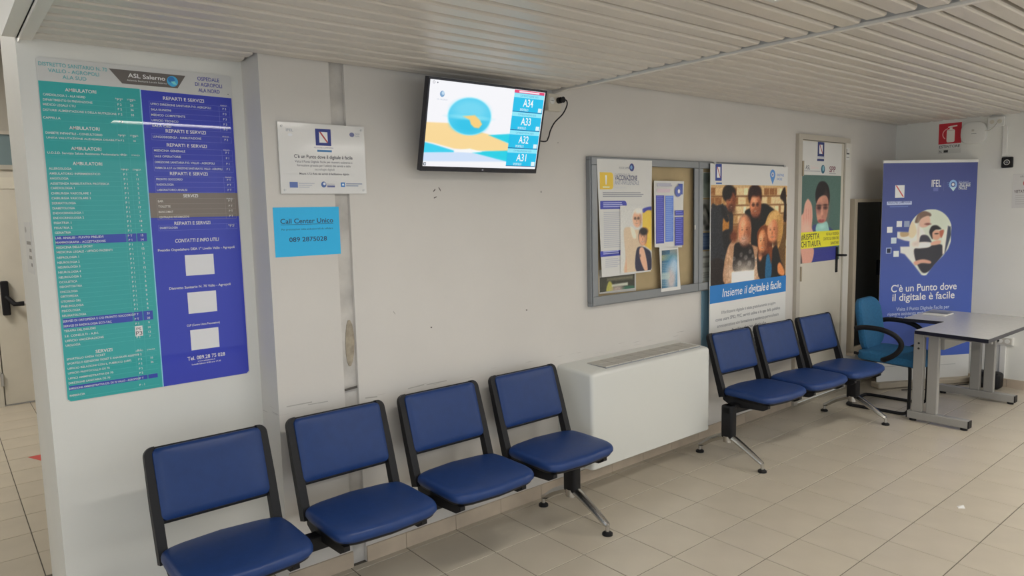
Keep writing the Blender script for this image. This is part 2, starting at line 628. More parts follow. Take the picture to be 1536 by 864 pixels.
# ---- floor: slab of grout with single tiles
struct(boxes('floor', 'grout', (-3.0, XE, -6.0, 0, -0.1, -0.0025), (-1.6, 2.2, 0, 4.86, -0.1, -0.0025)))
FLOOR = bpy.data.objects['floor']
TX, TY, TS = 2.2898, -0.6487, 0.30

def project(p):
    d = np.asarray(p, float) - CAM
    z = d @ _f
    if z < 0.15:
        return None
    return W / 2 + FPX * (d @ R2) / z, H / 2 - FPX * (d @ U2) / z

def inview(x0, x1, y0, y1, z, m=60):
    for x in (x0, (x0 + x1) / 2, x1):
        for y in (y0, (y0 + y1) / 2, y1):
            q = project((x, y, z))
            if q and -m < q[0] < W + m and -m < q[1] < H + m:
                return True
    return False

tile_mesh = {}
far = MB()
def tile(x0, x1, y0, y1):
    if x1 - x0 < 0.03 or y1 - y0 < 0.03:
        return
    g = 0.0022
    sx, sy = round(x1 - x0 - 2 * g, 4), round(y1 - y0 - 2 * g, 4)
    if not inview(x0, x1, y0, y1, 0):
        far.box(x0 + g, x1 - g, y0 + g, y1 - g, -0.0024, 0)
        return
    if (sx, sy) not in tile_mesh:
        me = bpy.data.meshes.new('tile')
        b = 0.0012
        vs = [(-sx / 2, -sy / 2, -0.0024), (sx / 2, -sy / 2, -0.0024), (sx / 2, sy / 2, -0.0024), (-sx / 2, sy / 2, -0.0024),
              (-sx / 2 + b, -sy / 2 + b, 0), (sx / 2 - b, -sy / 2 + b, 0), (sx / 2 - b, sy / 2 - b, 0), (-sx / 2 + b, sy / 2 - b, 0)]
        me.from_pydata(vs, [], [(4, 5, 6, 7), (0, 1, 5, 4), (1, 2, 6, 5), (2, 3, 7, 6), (3, 0, 4, 7)])
        me.materials.append(M['tile'])
        tile_mesh[(sx, sy)] = me
    o = link('tile', tile_mesh[(sx, sy)], FLOOR, ((x0 + x1) / 2, (y0 + y1) / 2, 0))
    o.rotation_euler = (random.uniform(-1, 1) * 0.0008, random.uniform(-1, 1) * 0.0008, 0)

for i in range(-17, 18):
    for j in range(-3, 18):
        x0, y1 = TX + i * TS, TY - j * TS + TS
        x1, y0 = x0 + TS, y1 - TS
        x0, x1, y0, y1 = max(x0, -2.9), min(x1, XE), max(y0, -5.5), min(y1, -0.0)
        if x1 > x0 and y1 > y0:
            tile(x0, x1, y0, y1)
for i in range(-6, 7):
    for j in range(0, 17):
        x0, y0 = 0.28 + i * TS, 0.0 + j * TS
        x1, y1 = min(x0 + TS, 2.2), min(y0 + TS, 4.86)
        if x1 > XB0 + 0.01 and y0 < 0.75:
            continue
        tile(max(x0, -1.6), x1, y0, y1)
for i in range(3):
    tile(XB0 + i * 0.267, XB0 + (i + 1) * 0.267, 0.0, YB)
o = far.build('tiles_outside_view', 'tile', FLOOR)
o['kind'] = 'stuff'

# ---- skirting tiles
def skirting(name, spans, place):
    e = bpy.data.objects.new(name, None)
    COL.objects.link(e)
    struct(e)
    for a, b in spans:
        mb = MB()
        place(mb, a + 0.0012, b - 0.0012)
        mb.build('skirting_tile', 'skirt', e)

def cuts(a, b, ph):
    c = [a] + [x for x in np.arange(ph - 30 * TS, b, TS) if a + 0.04 < x < b - 0.04] + [b]
    return list(zip(c[:-1], c[1:]))

def skp(mb, a, b):
    mb.box(a, b, -0.010, 0, 0, 0.076)

skirting('baseboard_main', cuts(XB1, G0, 1.39) + cuts(G1, 5.37, 1.69) + cuts(6.27, XE - 0.012, 6.49), skp)
skirting('baseboard_end', cuts(-4.0, -0.012, -0.4), lambda mb, a, b: mb.box(XE - 0.010, XE, a, b, 0, 0.076))
skirting('baseboard_recess', cuts(XB0, XB1, 0.6), lambda mb, a, b: mb.box(a, b, YB - 0.010, YB, 0, 0.076))

# ---- ceilings
def ceiling(x0, x1, z, y_in, y_out, first):
    mb = MB()
    mb.box(x0, x1, -6.0, y_in, z + 0.050, z + 0.065)
    c = struct(mb.build('ceiling', 'back'))
    prof = [(-0.0395, 0.034), (-0.0395, 0.010), (-0.0370, 0.004), (-0.031, 0), (0.031, 0), (0.0370, 0.004), (0.0395, 0.010), (0.0395, 0.034)]
    meshes = {}
    k = 0
    while True:
        yc = first - 0.1 * k
        if yc < y_out:
            break
        xa, xb = x0 + 0.004, x1 - 0.004
        if yc > -0.0:
            xb = min(xb, XB1 - 0.003)
        key = round(xb, 4)
        if key not in meshes:
            me = bpy.data.meshes.new('slat')
            n = len(prof)
            vs = [(xa, p[0], p[1]) for p in prof] + [(xb, p[0], p[1]) for p in prof]
            me.from_pydata(vs, [], [(i, i + 1, n + i + 1, n + i) for i in range(n - 1)])
            me.materials.append(M['slat'])
            meshes[key] = me
        o = link('slat', meshes[key], c, (-random.choice([0.004, 0.008, 0.012, 0.014, 0.03]) if x0 < 1 else 0, yc, z + random.uniform(-0.0012, 0.0012)))
        o.rotation_euler = (random.uniform(-1, 1) * 0.012, random.uniform(-1, 1) * 0.0006, 0)
        k += 1
    return c

ceiling(0.335, XT - 0.012, H1, 0.198, -3.4, 0.142)
ceiling(XT + 0.012, XE, H2, -0.0, -3.4, -0.062)
struct(boxes('trim_1', 'trim', (XT - 0.012, XT + 0.014, -6.0, -0.0, H1 - 0.008, H1 + 0.004), (XT + 0.008, XT + 0.012, -6.0, -0.0, H1, H2 + 0.050)))
struct(boxes('trim_2', 'trim', (0.300, 0.345, -6.0, YB, H1 - 0.004, H1 + 0.004), (0.300, 0.304, -6.0, YB, H1 - 0.018, H1 + 0.004)))
struct(boxes('trim_3', 'wall2', (0.255, 0.297, -6.0, YB - 0.001, H1 + 0.0, 3.2)))
c3 = struct(boxes('ceiling', 'back', (-1.6, 2.2, -6.0, 4.86, 3.19, 3.2)))
for k in range(24):
    MB().box(-1.6, 0.19, 0.0 + k * 0.2, 0.17 + k * 0.2, 3.16, 3.175).build('slat', 'slat', c3)

# ---- door in the main wall
d1 = bpy.data.objects.new('door_1', None)
COL.objects.link(d1)
struct(d1)
mb = MB()
mb.box(5.375, 5.432, -0.03, 0, 0, 2.215).box(6.165, 6.262, -0.022, 0, 0, 2.215).box(5.432, 6.165, -0.03, 0, 2.172, 2.215)
mb.build('door_frame', 'frame', d1)
MB().box(6.176, 6.275, -0.027, -0.0225, 0, 2.172).build('architrave', 'architrave', d1)
leaf = MB().rbox(5.436, 6.160, -0.018, -0.001, 0.012, 2.168, 0.003, 1).build('door_leaf', 'door', d1)
for z in (1.94, 1.09, 0.25):
    MB().cyl((5.434, -0.034), 0.009, z - 0.06, z + 0.06, 10).build('hinge', 'brass', d1, True)
hd = MB().rbox(6.045, 6.078, -0.027, -0.018, 1.06, 1.28, 0.003).build('door_handle', 'blackp', d1)
mb = MB().tube(smooth_path([(6.06, -0.025, 1.21), (6.06, -0.062, 1.21), (6.075, -0.072, 1.21), (6.10, -0.074, 1.208), (6.13, -0.072, 1.207)]), 0.010, 8)
mb.build('lever', 'blackp', hd, True)

# ---- corridor end door seen past the recess wall
d2 = bpy.data.objects.new('door_2', None)
COL.objects.link(d2)
struct(d2)
MB().box(-0.62, 0.39, 4.82, 4.86, 0.0, 2.13).build('door_leaf', 'door', d2)
dl = MB().box(0.40, 1.36, 4.82, 4.86, 0.015, 2.13).build('door_leaf', 'door', d2)
MB().box(-0.7, 1.44, 4.80, 4.86, 2.13, 2.17).box(-0.7, -0.62, 4.80, 4.86, 0, 2.13).box(1.36, 1.44, 4.80, 4.86, 0, 2.13).build('door_frame', 'corr', d2)
hp = MB().rbox(0.44, 0.50, 4.775, 4.82, 0.83, 1.14, 0.01).build('push_bar_housing', 'blackp', d2)
MB().tube([(0.475, 4.78, 1.0), (0.53, 4.74, 0.93), (0.60, 4.74, 0.93)], 0.022, 8).build('push_bar_arm', 'blackp', hp, True)
MB().tube([(0.59, 4.74, 0.93), (1.2, 4.74, 0.93)], 0.016, 8).build('push_bar', 'white_pl', d2, True)
for z in (0.25, 0.95):
    MB().rbox(0.375, 0.40, 4.795, 4.82, z - 0.06, z + 0.06, 0.004).build('hinge', 'steel', d2)
MB().box(0.5, 0.66, 4.815, 4.82, 1.96, 2.06).build('door_notice', 'cream_pl', d2)
w1 = struct(boxes('window_1', 'glass_blue', (-0.62, 1.36, 4.83, 4.855, 2.17, 2.44)))
MB().box(-0.66, 1.40, 4.815, 4.855, 2.44, 2.47).build('window_frame', 'frame', w1)

# ================================================================== CEILING LIGHTS, SECOND ROW ADDED FOR FILL
def ceiling_lamp(label, x0, x1, y0, y1, z):
    t = thing('ceiling_light', label, 'light', ((x0 + x1) / 2, (y0 + y1) / 2, z), group='flush ceiling lights')
    a, b = (x1 - x0) / 2, (y1 - y0) / 2
    mb = MB()
    for q in ((-a, a, -b, -b + 0.02), (-a, a, b - 0.02, b), (-a, -a + 0.02, -b + 0.02, b - 0.02), (a - 0.02, a, -b + 0.02, b - 0.02)):
        mb.box(*q, -0.028, 0)
    mb.box(-a + 0.02, a - 0.02, -b + 0.02, b - 0.02, -0.006, 0)
    mb.build('housing', 'white_enamel', t)
    MB().box(-a + 0.022, a - 0.022, -b + 0.022, b - 0.022, -0.020, -0.008).build('diffuser', 'lamp', t)

ceiling_lamp('white ceiling light above the seats near the corridor', 0.93, 2.10, -1.885, -1.705, H1 - 0.004)
ceiling_lamp('white ceiling light in the higher slatted ceiling', 4.3, 5.56, -2.13, -1.95, H2 - 0.004)
ceiling_lamp('added fill light out of view behind the viewer, by the corridor', -0.75, 0.15, -4.15, -3.85, H1 - 0.004)  # unseen second row of three, added to brighten walls, floor and ceiling
ceiling_lamp('added fill light out of view, in the higher ceiling', 2.95, 4.2, -4.15, -3.85, H2 - 0.004)
ceiling_lamp('added fill light out of view, nearest the end wall', 5.7, 6.9, -3.65, -3.35, H2 - 0.004)
ceiling_lamp('white ceiling light in the corridor ceiling', -1.1, -0.6, 3.0, 4.2, 3.158)

# ================================================================== BEAM SEATING
def seat_outline(n=48):
    """plan of the seat pad, x across, y back"""
    pts = []
    hw = 0.232
    for i in range(n):
        a = 2 * math.pi * i / n
        c, s_ = math.cos(a), math.sin(a)
        e = 0.21
        x = hw * math.copysign(abs(c) ** e, c)
        y = math.copysign(abs(s_) ** e, s_)
        if y > 0:
            y = y * (0.092 + 0.048 * (1 - (x / hw) ** 2))
            x *= 1 - 0.03 * (y / 0.135)
        else:
            y = y * (0.243 + 0.022 * (1 - (x / hw) ** 2))
        pts.append((x, y))
    return pts

def make_bench(label, loc, rz, centres, legs, group):
    t = thing('beam_seating', label, 'bench', loc, rz, group)
    xa, xb = min(min(legs), centres[0] - 0.16) - 0.03, max(max(legs), centres[-1] + 0.16) + 0.03
    MB().rbox(xa, xb, -0.03, 0.03, 0.318, 0.375, 0.004).build('beam', 'blackp', t)
    OUT = seat_outline()
    for lx in legs:
        lg = MB().rbox(lx - 0.03, lx + 0.03, -0.042, 0.042, 0.155, 0.375, 0.014, 3).build('leg_post', 'blackp', t, True)
        for sg, L in ((-1, 0.255), (1, 0.235)):
            path = smooth_path([(lx, 0, 0.165), (lx, sg * 0.045, 0.158), (lx, sg * 0.14, 0.112), (lx, sg * (L - 0.03), 0.066), (lx, sg * L, 0.052)], 5)
            n = len(path)
            mb = MB().tube(path, [0.030 - 0.015 * i / (n - 1) for i in range(n)], 10, 0.85)
            mb.cyl((lx, sg * (L - 0.002)), 0.011, 0.016, 0.055, 10)
            arm = mb.build('leg', 'alu', t, True)
            MB().cyl((lx, sg * (L - 0.002)), 0.027, 0.0, 0.010, 18).cyl((lx, sg * (L - 0.002)), 0.027, 0.010, 0.018, 18, r2=0.016).build('foot', 'blackp', arm, True)
        MB().cyl((lx, 0), 0.036, 0.132, 0.172, 18).build('leg_hub', 'alu', t, True)
    for cx in centres:
        # shell under the pad + brackets
        z0 = 0.460
        def ring(sc, z, dy=0.0):
            return [(cx + p[0] * sc, p[1] * sc + dy, z - 0.010 * max(0.0, (-p[1] * sc - 0.12) / 0.14) ** 2 - 0.008 * max(0.0, (p[1] * sc - 0.02) / 0.12) ** 2) for p in OUT]
        st = MB().rings([ring(0.90, z0 - 0.046), ring(0.97, z0 - 0.042), ring(1.0, z0 - 0.030), ring(1.0, z0 - 0.018), ring(0.985, z0 - 0.008), ring(0.955, z0 - 0.002),
                         ring(0.90, z0 + 0.0005), ring(0.8, z0 + 0.001), ring(0.65, z0 + 0.001), ring(0.5, z0 + 0.001), ring(0.3, z0 + 0.001), ring(0.1, z0 + 0.001)]).build('seat', 'blue', t, True)
        MB().rings([ring(0.62, z0 - 0.072), ring(0.88, z0 - 0.066), ring(0.955, z0 - 0.050), ring(0.965, z0 - 0.043), ring(0.9, z0 - 0.043)]).build('seat_shell', 'blackp', st, True)
        for sx in (-0.195, 0.150):
            MB().prism([(-0.235, z0 - 0.060), (-0.235, z0 - 0.078), (-0.20, z0 - 0.098), (0.04, z0 - 0.115), (0.105, z0 - 0.085), (0.112, z0 - 0.040), (0.0, z0 - 0.045)], 'x', cx + sx - 0.012, cx + sx + 0.012).build('seat_bracket', 'blackp', t)
        # back: side posts, rear shell, pad
        th = math.radians(17.0)
        B = Matrix.Translation((cx, 0.112, 0.415)) @ Matrix.Rotation(-th, 4, 'X')
        top = 0.405
        bk = MB()
        for sg in (-1, 1):
            R_ = 0.034
            pl = [(0.196, -0.02), (0.229, -0.02), (0.231, top * 0.5)] + [(0.229 - R_ + R_ * math.cos(q), top - R_ + R_ * math.sin(q)) for q in [k * math.pi / 12 for k in range(7)]] + [(0.190, top), (0.196, top - 0.02)]
            m0 = MB()
            m0.prism([(sg * p[0], p[1]) for p in pl], 'y', -0.026, 0.020)
            bk.add([tuple(B @ Vector((p[0], p[1] * (1.0 - 0.45 * max(0, p[2]) / top) - 0.004, p[2]))) for p in m0.v], m0.f)
        m0 = MB()
        m0.rbox(-0.205, 0.205, -0.004, 0.012, 0.118, top - 0.002, 0.006)
        bk.add([tuple(B @ Vector(p)) for p in m0.v], m0.f)
        br = bk.build('backrest', 'blackp', t)
        pm = MB()
        def pr(ix, iz, y):
            return [tuple(B @ Vector((q[0], y, q[1]))) for q in rrect(-0.203 + ix, 0.203 - ix, 0.128 + iz, top - 0.008 - iz * 0.5, 0.022, 5)]
        pm.rings([pr(0.004, 0.004, -0.004), pr(0, 0, -0.014), pr(0.003, 0.003, -0.026), pr(0.012, 0.012, -0.033), pr(0.03, 0.03, -0.036), pr(0.12, 0.09, -0.038)])
        pm.build('back_pad', 'blue', br, True)
    return t

make_bench('row of four blue vinyl seats on a beam, left of the fan heater', (1.575, -0.33, 0), 0.0,
           [-0.81, -0.267, 0.27, 0.81], [-0.952, 0.952], 'blue beam seating')
make_bench('row of three blue vinyl seats on a beam, below the group photo poster', (4.655, -0.447, 0), math.radians(-3.9),
           [-0.492, 0.016, 0.530], [-0.775, 0.745], 'blue beam seating')

# ================================================================== FAN HEATER
fx0, fx1, fy, fz0, fz1 = 2.742, 3.845, -0.275, 0.190, 0.757
t = thing('fan_coil_heater', 'white fan coil heater cabinet between the two rows of seats', 'heater', (fx0, 0, 0))
def plan(ins, top=0.0):
    r = 0.022
    return [(fx0 + ins, 0.0)] + [(x, y) for x, y in arc(fx0 + r + ins, fy + r + ins, r, 180, 270, 6)] + [(x, y) for x, y in arc(fx1 - r - ins, fy + r + ins, r, 270, 360, 6)] + [(fx1 - ins, 0.0)]
mb = MB()
rg = []
for ins, z in ((0.03, fz0), (0.006, fz0 + 0.002), (0, fz0 + 0.008), (0, fz1 - 0.022), (0.002, fz1 - 0.012), (0.008, fz1 - 0.004), (0.016, fz1)):
    rg.append([(x, min(y, -0.001), z - (0.0 if z < 0.5 else 0.012 * (y / fy))) for x, y in plan(ins)])
mb.rings(rg)
mb.build('casing', 'white_enamel', t, True, (fx0, 0, 0)).location = (0, 0, 0)
gx0, gx1, gy0, gy1 = 2.90, 3.79, -0.235, -0.085
n = 40
g = MB()
g.box(gx0, gx1, gy0, gy1, fz1 - 0.012, fz1 - 0.0035)
gr = g.build('grille', 'anod', t, False, (fx0, 0, 0))
gr.location = (0, 0, 0)
for k in range(8):
    a = gx0 + k * (gx1 - gx0) / 8
    b = a + (gx1 - gx0) / 8 - 0.008
    bar = MB()
    for q in range(9):
        x = a + 0.004 + q * (b - a - 0.014) / 8
        bar.box(x, x + 0.006, gy0 + 0.004, gy1 - 0.004, fz1 - 0.0035, fz1 + 0.001)
    bar.box(a, b, gy0, gy0 + 0.006, fz1 - 0.0035, fz1 + 0.0015).box(a, b, gy1 - 0.006, gy1, fz1 - 0.0035, fz1 + 0.0015)
    bar.box(a, b, (gy0 + gy1) / 2 - 0.003, (gy0 + gy1) / 2 + 0.003, fz1 - 0.0035, fz1 + 0.0015)
    o = bar.build('louvre_panel', 'grille', gr, False, (fx0, 0, 0))
    o.location = (0, 0, 0)

# ================================================================== DIRECTORY BOARD
WH, TEAL, NAVY = (222, 226, 228), (36, 152, 152), (38, 52, 165)
S = Sheet('directory_board', 'teal and blue hospital directory board on the recessed wall', 'sign', (0.350, YB - 0.0005, 0.957), (1, 0, 0), 0.697, 1.293,
          0.004, 'paper', mprint='gloss', outline=rrect(0, 0.697, 0, 1.293, 0.012, 4))
S.root.data.materials[0] = mat('board_white', (0.70, 0.70, 0.685), 0.35, coat=0.5)
lx1 = 0.338
S.poly([(0.002, 1.207), (0.002, 0.012), (0.012, 0.002), (lx1, 0.002), (lx1, 1.207)], TEAL)
S.poly([(lx1 + 0.004, 0.002), (0.683, 0.002), (0.693, 0.012), (0.693, 1.200), (lx1 + 0.004, 1.204)], NAVY)
S.rect(lx1, 0.002, lx1 + 0.004, 1.205, (130, 190, 220))
# header
S.poly([(0.235, 1.275), (0.513, 1.275), (0.480, 1.222), (0.278, 1.222)], (92, 86, 82))
S.text('ASL Salerno', 0.300, 1.248, 0.0165, (235, 235, 235), width=0.135, bold=0.015)
S.text('Azienda Sanitaria Locale Salerno', 0.295, 1.234, 0.007, (205, 205, 205), width=0.145)
S.ell(0.462, 1.248, 0.021, 0.021, (60, 160, 205))
S.ell(0.458, 1.254, 0.013, 0.012, (40, 110, 175))
S.poly([(0.455, 1.246), (0.470, 1.249), (0.478, 1.236), (0.466, 1.236)], (120, 205, 225))
for k, (tx, wd_) in enumerate((('DISTRETTO SANITARIO N. 70', 0.222), ('VALLO - AGROPOLI', 0.165), ('ALA SUD', 0.078))):
    S.text(tx, 0.118, 1.262 - k * 0.021, 0.014, (88, 160, 165), 'C', wd_, 0.02)
for k, (tx, wd_) in enumerate((('OSPEDALE', 0.088), ('DI AGROPOLI', 0.108), ('ALA NORD', 0.086))):
    S.text(tx, 0.603, 1.262 - k * 0.0235, 0.0155, (62, 66, 150), 'C', wd_, 0.02)
S.ell(0.68, 1.215, 0.002, 0.002, (70, 70, 70))

ZL, ZF = S.t + 0.0018, S.t + 0.0015
S.ztext = S.t + 0.0021
def lrow(c, x, y, tx, x2, col=(205, 232, 232), h=0.0085, piano=None, stanza=None, line=True):
    a = c(x, y)
    b = c(x2, y)
    S.text(tx, a[0], a[1] - h * 0.5, h, col, 'L', max(0.02, b[0] - a[0]), 0.012)
    if piano:
        S.text(piano, 0.262, a[1] - h * 0.5, h, col, 'C', None, 0.012)
    if stanza:
        S.text(stanza, 0.305, a[1] - h * 0.5, h, col, 'C', None, 0.012)
    if line:
        S.rect(0.022, a[1] - 0.0105, 0.325, a[1] - 0.0098, (84, 180, 180), z=ZL)

def lhead(c, x, y, tx, w):
    a = c(x, y)
    S.text(tx, a[0], a[1] - 0.006, 0.0125, (225, 240, 240), 'C', w, 0.02)
    S.text('PIANO', 0.262, a[1] - 0.022, 0.006, (215, 236, 236), 'C', 0.026)
    S.text('STANZA', 0.305, a[1] - 0.022, 0.006, (215, 236, 236), 'C', 0.030)

A = S.crop(40, 80, 6.172)
lhead(A, 500, 348, 'AMBULATORI', 0.102)
for y, tx, x2, p_, q_ in ((378, 'CARDIOLOGIA 2 - ALA NORD', 540, 'P 2', '27'), (425, 'DIPARTIMENTO DI PREVENZIONE', 605, 'P 2', '28'), (470, 'MEDICO LEGALE CTU', 450, 'P 2', '36'),
                          (520, 'DISTURBI ALIMENTAZIONE E DELLA NUTRIZIONE', 828, 'P 2', '33'), (592, 'CAPPELLA', 312, 'P 2', None)):
    lrow(A, 150, y, tx, x2 - (0 if y < 560 else 0), piano=p_, stanza=q_)
lhead(A, 535, 695, 'AMBULATORI', 0.100)
lrow(A, 175, 733, 'DIABETE INFANTILE - CONSULTORIO', 698, piano='P 2', stanza='29')
lrow(A, 182, 778, 'UNITA VALUTAZIONE ALZHEIMER DISABILITA', 862, piano='P 2', stanza='30', h=0.007)
A = S.crop(50, 210, 5.76)
lhead(A, 457, 76, 'AMBULATORI', 0.100)
lrow(A, 120, 108, 'U.O.S.D. Servizio Salute Assistenza Penitenziaria', 735, piano='P 2', h=0.0085)
lhead(A, 468, 205, 'AMBULATORI', 0.098)
L1 = ['ALLERGOLOGIA', 'AMBULATORIO INFERMIERISTICO', 'ANGIOLOGIA', 'ASSISTENZA RIABILITATIVA PROTESICA', 'CARDIOLOGIA 1', 'CHIRURGIA VASCOLARE 1', 'CHIRURGIA VASCOLARE 2', 'DERMATOLOGIA', 'DIABETOLOGIA',
      'ENDOCRINOLOGIA 1', 'ENDOCRINOLOGIA 2', 'FISIATRIA 1', 'FISIATRIA 2', 'GERIATRIA']
X2 = [330, 577, 303, 655, 355, 495, 497, 368, 360, 430, 437, 328, 336, 326]
Y1 = [245, 288, 331, 375, 415, 460, 503, 546, 590, 632, 674, 717, 760, 802]
for k, tx in enumerate(L1):
    lrow(A, 133 + k * 4, Y1[k], tx, X2[k], piano='P 1', stanza=['6', '6', '11', '5', '5', '2', '2', '5', '17', '7', '7', '18', '4', '4'][k])
A = S.crop(60, 350, 6.645)
def band(c, x, y0, y1):
    a, b = c(x, y0), c(x, y1)
    S.rect(0.010, b[1], 0.250, a[1], (40, 62, 160), z=ZF)
    S.rect(0.253, b[1], 0.284, a[1], (40, 62, 160), z=ZF)
    S.rect(0.287, b[1], 0.322, a[1], (40, 62, 160), z=ZF)
band(A, 150, 28, 115)
lrow(A, 150, 48, 'LAB. ANALISI - PUNTO PRELIEVI', 632, piano='P T', stanza='15', line=False)
lrow(A, 155, 93, 'MAMMOGRAFIA - ACCETTAZIONE', 655, piano='P 1', stanza='14', line=False)
L2 = ['MEDICINA DELLO SPORT', 'MEDICINA LEGALE - UFFICIO PAZIENTI', 'NEFROLOGIA 1', 'NEUROLOGIA 2', 'NEUROLOGIA 3', 'NEUROLOGIA 4', 'NEUROLOGIA 5', 'OCULISTICA', 'ODONTOIATRIA', 'ONCOLOGIA', 'ORTOPEDIA', 'OTORINO ORL', 'PNEUMOLOGIA', 'PSICOLOGIA', 'REUMATOLOGIA']
X2 = [527, 722, 388, 395, 402, 408, 412, 372, 420, 378, 382, 412, 437, 403, 462]
Y2 = [143, 190, 243, 293, 340, 390, 440, 488, 535, 585, 632, 682, 730, 776, 824]
for k, tx in enumerate(L2):
    lrow(A, 160 + k * 4.4, Y2[k], tx, X2[k], piano='P 1', stanza=['5', '12', '11', '3', '3', '12', '5', '5', '6', '8', '8', '9', '6', '8', '9'][k])
A = S.crop(80, 460, 5.76)
band(A, 80, 106, 190)
lrow(A, 82, 128, 'SERVIZI DI ORTOPEDIA E C/O PRONTO SOCCORSO', 700, piano='P T', stanza='21', line=False)
lrow(A, 88, 170, 'SERVIZI DI RADIOLOGIA ECO-TAC', 507, piano='P T', stanza='20', line=False)
for y, x, tx, x2, q_ in ((212, 92, 'TERAPIA DEL DOLORE', 368, '9'), (256, 97, 'S.E. CONSULTI - A.D.I.', 395, '14'), (298, 102, 'UFFICIO VACCINAZIONE', 438, '12'), (337, 106, 'UROLOGIA', 235, '7')):
    lrow(A, x, y, tx, x2, piano='P 1', stanza=q_)
a, b = A(742, 165), A(808, 245)
S.rect(0.252, b[1], 0.280, a[1], (228, 226, 222), z=S.t + 0.0024)
S.text('PS', 0.266, a[1] - 0.017, 0.011, (110, 110, 115), 'C', 0.018, 0.015, z=S.t + 0.0027)
S.text('P3', 0.266, b[1] + 0.004, 0.016, (90, 90, 95), 'C', 0.023, 0.02, z=S.t + 0.0027)
lhead(A, 437, 378, 'SERVIZI', 0.058)
for y, x, tx, x2, q_ in ((455, 115, 'SPORTELLO CASSA TICKET', 452, None), (494, 120, 'SPORTELLO ESENZIONI TICKET E ANAGRAFE ASSISTITI', 742, None), (537, 123, 'UFFICIO RELAZIONI CON IL PUBBLICO (URP)', 678, '35'), (577, 126, 'UFFICIO PROTOCOLLO DS 70', 490, '36'),
                         (622, 129, 'UFFICI AMMINISTRATIVI DS 70', 522, None), (662, 132, 'DIREZIONE SANITARIA DS 70', 495, None)):
    lrow(A, x, y, tx, x2, piano='P 2', stanza=q_, h=0.008)
band(A, 122, 690, 728)
lrow(A, 137, 710, 'DIREZIONE AMMINISTRATIVA E D. DS 70 VALLO - AGROPOLI', 752, piano='P T', line=False, h=0.008)
lrow(A, 142, 770, 'FARMACIA', 275, piano='P - 1')
S.rect(0.247, 0.09, 0.2476, 1.15, (84, 180, 180), z=ZL)
S.rect(0.284, 0.09, 0.2846, 1.15, (84, 180, 180), z=ZL)

def rhead(y, tx, w, sub=True):
    S.text(tx, 0.500, y, 0.0135, (225, 228, 240), 'C', w, 0.02, 0.0)
    if sub:
        S.text('PIANO', 0.658, y - 0.009, 0.006, (215, 220, 240), 'C', 0.026)

def rtab(y_top, rows, col=(205, 212, 240), lc=(120, 130, 205), dy=0.0215):
    n = len(rows)
    for k in range(n + 1):
        S.rect(0.368, y_top - k * dy, 0.681, y_top - k * dy + 0.0007, lc, z=ZL)
    for x in (0.368, 0.638, 0.681):
        S.rect(x, y_top - n * dy, x + 0.0007, y_top, lc, z=ZL)
    for k, (tx, w, p_) in enumerate(rows):
        S.text(tx, 0.373, y_top - k * dy - 0.0145, 0.0088, col, 'L', w, 0.012)
        S.text(p_, 0.660, y_top - k * dy - 0.0145, 0.0088, col, 'C', None, 0.012)

A = S.crop(200, 90, 6.17)
y0 = A(465, 382)[1]; rhead(y0 + 0.000, 'REPARTI E SERVIZI', 0.158)
y0 = A(120, 378)[1]
rtab(y0, [('UFFICI DIREZIONE SANITARIA P.O. AGROPOLI', 0.232, 'P 3'), ('SALA RIUNIONI', 0.075, 'P 3'), ('MEDICO COMPETENTE', 0.128, 'P 3'), ('UFFICIO TECNICO', 0.100, 'P 3'), ('SALA CED', 0.072, 'P 3')])
rhead(A(490, 680)[1], 'REPARTI E SERVIZI', 0.156)
rtab(A(130, 682)[1], [('LUNGODEGENZA - RIABILITAZIONE', 0.185, 'P 2')], dy=0.024)
rhead(A(495, 808)[1], 'REPARTI E SERVIZI', 0.156)
A = S.crop(210, 220, 5.76)
rtab(A(85, 8)[1], [('MEDICINA GENERALE', 0.118, 'P 1'), ('SALE OPERATORIE', 0.10, 'P 1'), ('DIREZIONE SANITARIA P.O. VALLO - AGROPOLI', 0.232, 'P 1'), ('FARMACIA A.D.P. c/o DIREZIONE SANITARIA P.O. VALLO - AGROPOLI', 0.262, 'P 1')], dy=0.0232)
rhead(A(425, 248)[1], 'REPARTI E SERVIZI', 0.148)
rtab(A(100, 258)[1], [('PRONTO SOCCORSO', 0.10, 'P T'), ('RADIOLOGIA', 0.065, 'P T'), ('LABORATORIO ANALISI', 0.115, 'P T')])
ya, yb = A(300, 400)[1], A(300, 612)[1]
S.rect(lx1 + 0.004, yb, 0.693, ya, (112, 102, 94), z=ZF)
rhead(A(440, 438)[1], 'SERVIZI', 0.058)
rtab(A(110, 450)[1], [('BAR', 0.02, 'P T'), ('TOILETTE', 0.046, 'P T'), ('BANCOMAT', 0.055, 'P T'), ('CENTRALINO INFORMAZIONI', 0.115, 'P T')], (205, 200, 192), (150, 142, 132))
rhead(A(455, 672)[1], 'REPARTI E SERVIZI', 0.142)
rtab(A(130, 682)[1], [('DIABETOLOGIA', 0.068, 'P -1')], dy=0.022)
A = S.crop(40, 330, 3.0857)
def ctext(c, x, y, tx, x0, x1, h, shear=0.0, bold=0.015):
    a, p, q = c(x, y), c(x0, y), c(x1, y)
    S.text(tx, a[0], a[1] - h / 2, h, (222, 226, 240), 'C', q[0] - p[0], bold, shear)
ctext(A, 790, 92, 'CONTATTI E INFO UTILI', 690, 893, 0.015, 0.2, 0.02)
ctext(A, 790, 132, 'Presidio Ospedaliero DEA 1° Livello Vallo - Agropoli', 613, 968, 0.0105)
ctext(A, 805, 306, 'Distretto Sanitario N. 70 Vallo - Agropoli', 663, 948, 0.0105)
ctext(A, 818, 480, 'CUP (Centro Unico Prenotazioni)', 743, 896, 0.009)
ctext(A, 832, 630, 'Tel. 089.28 75 028', 742, 917, 0.016, 0.0, 0.02)
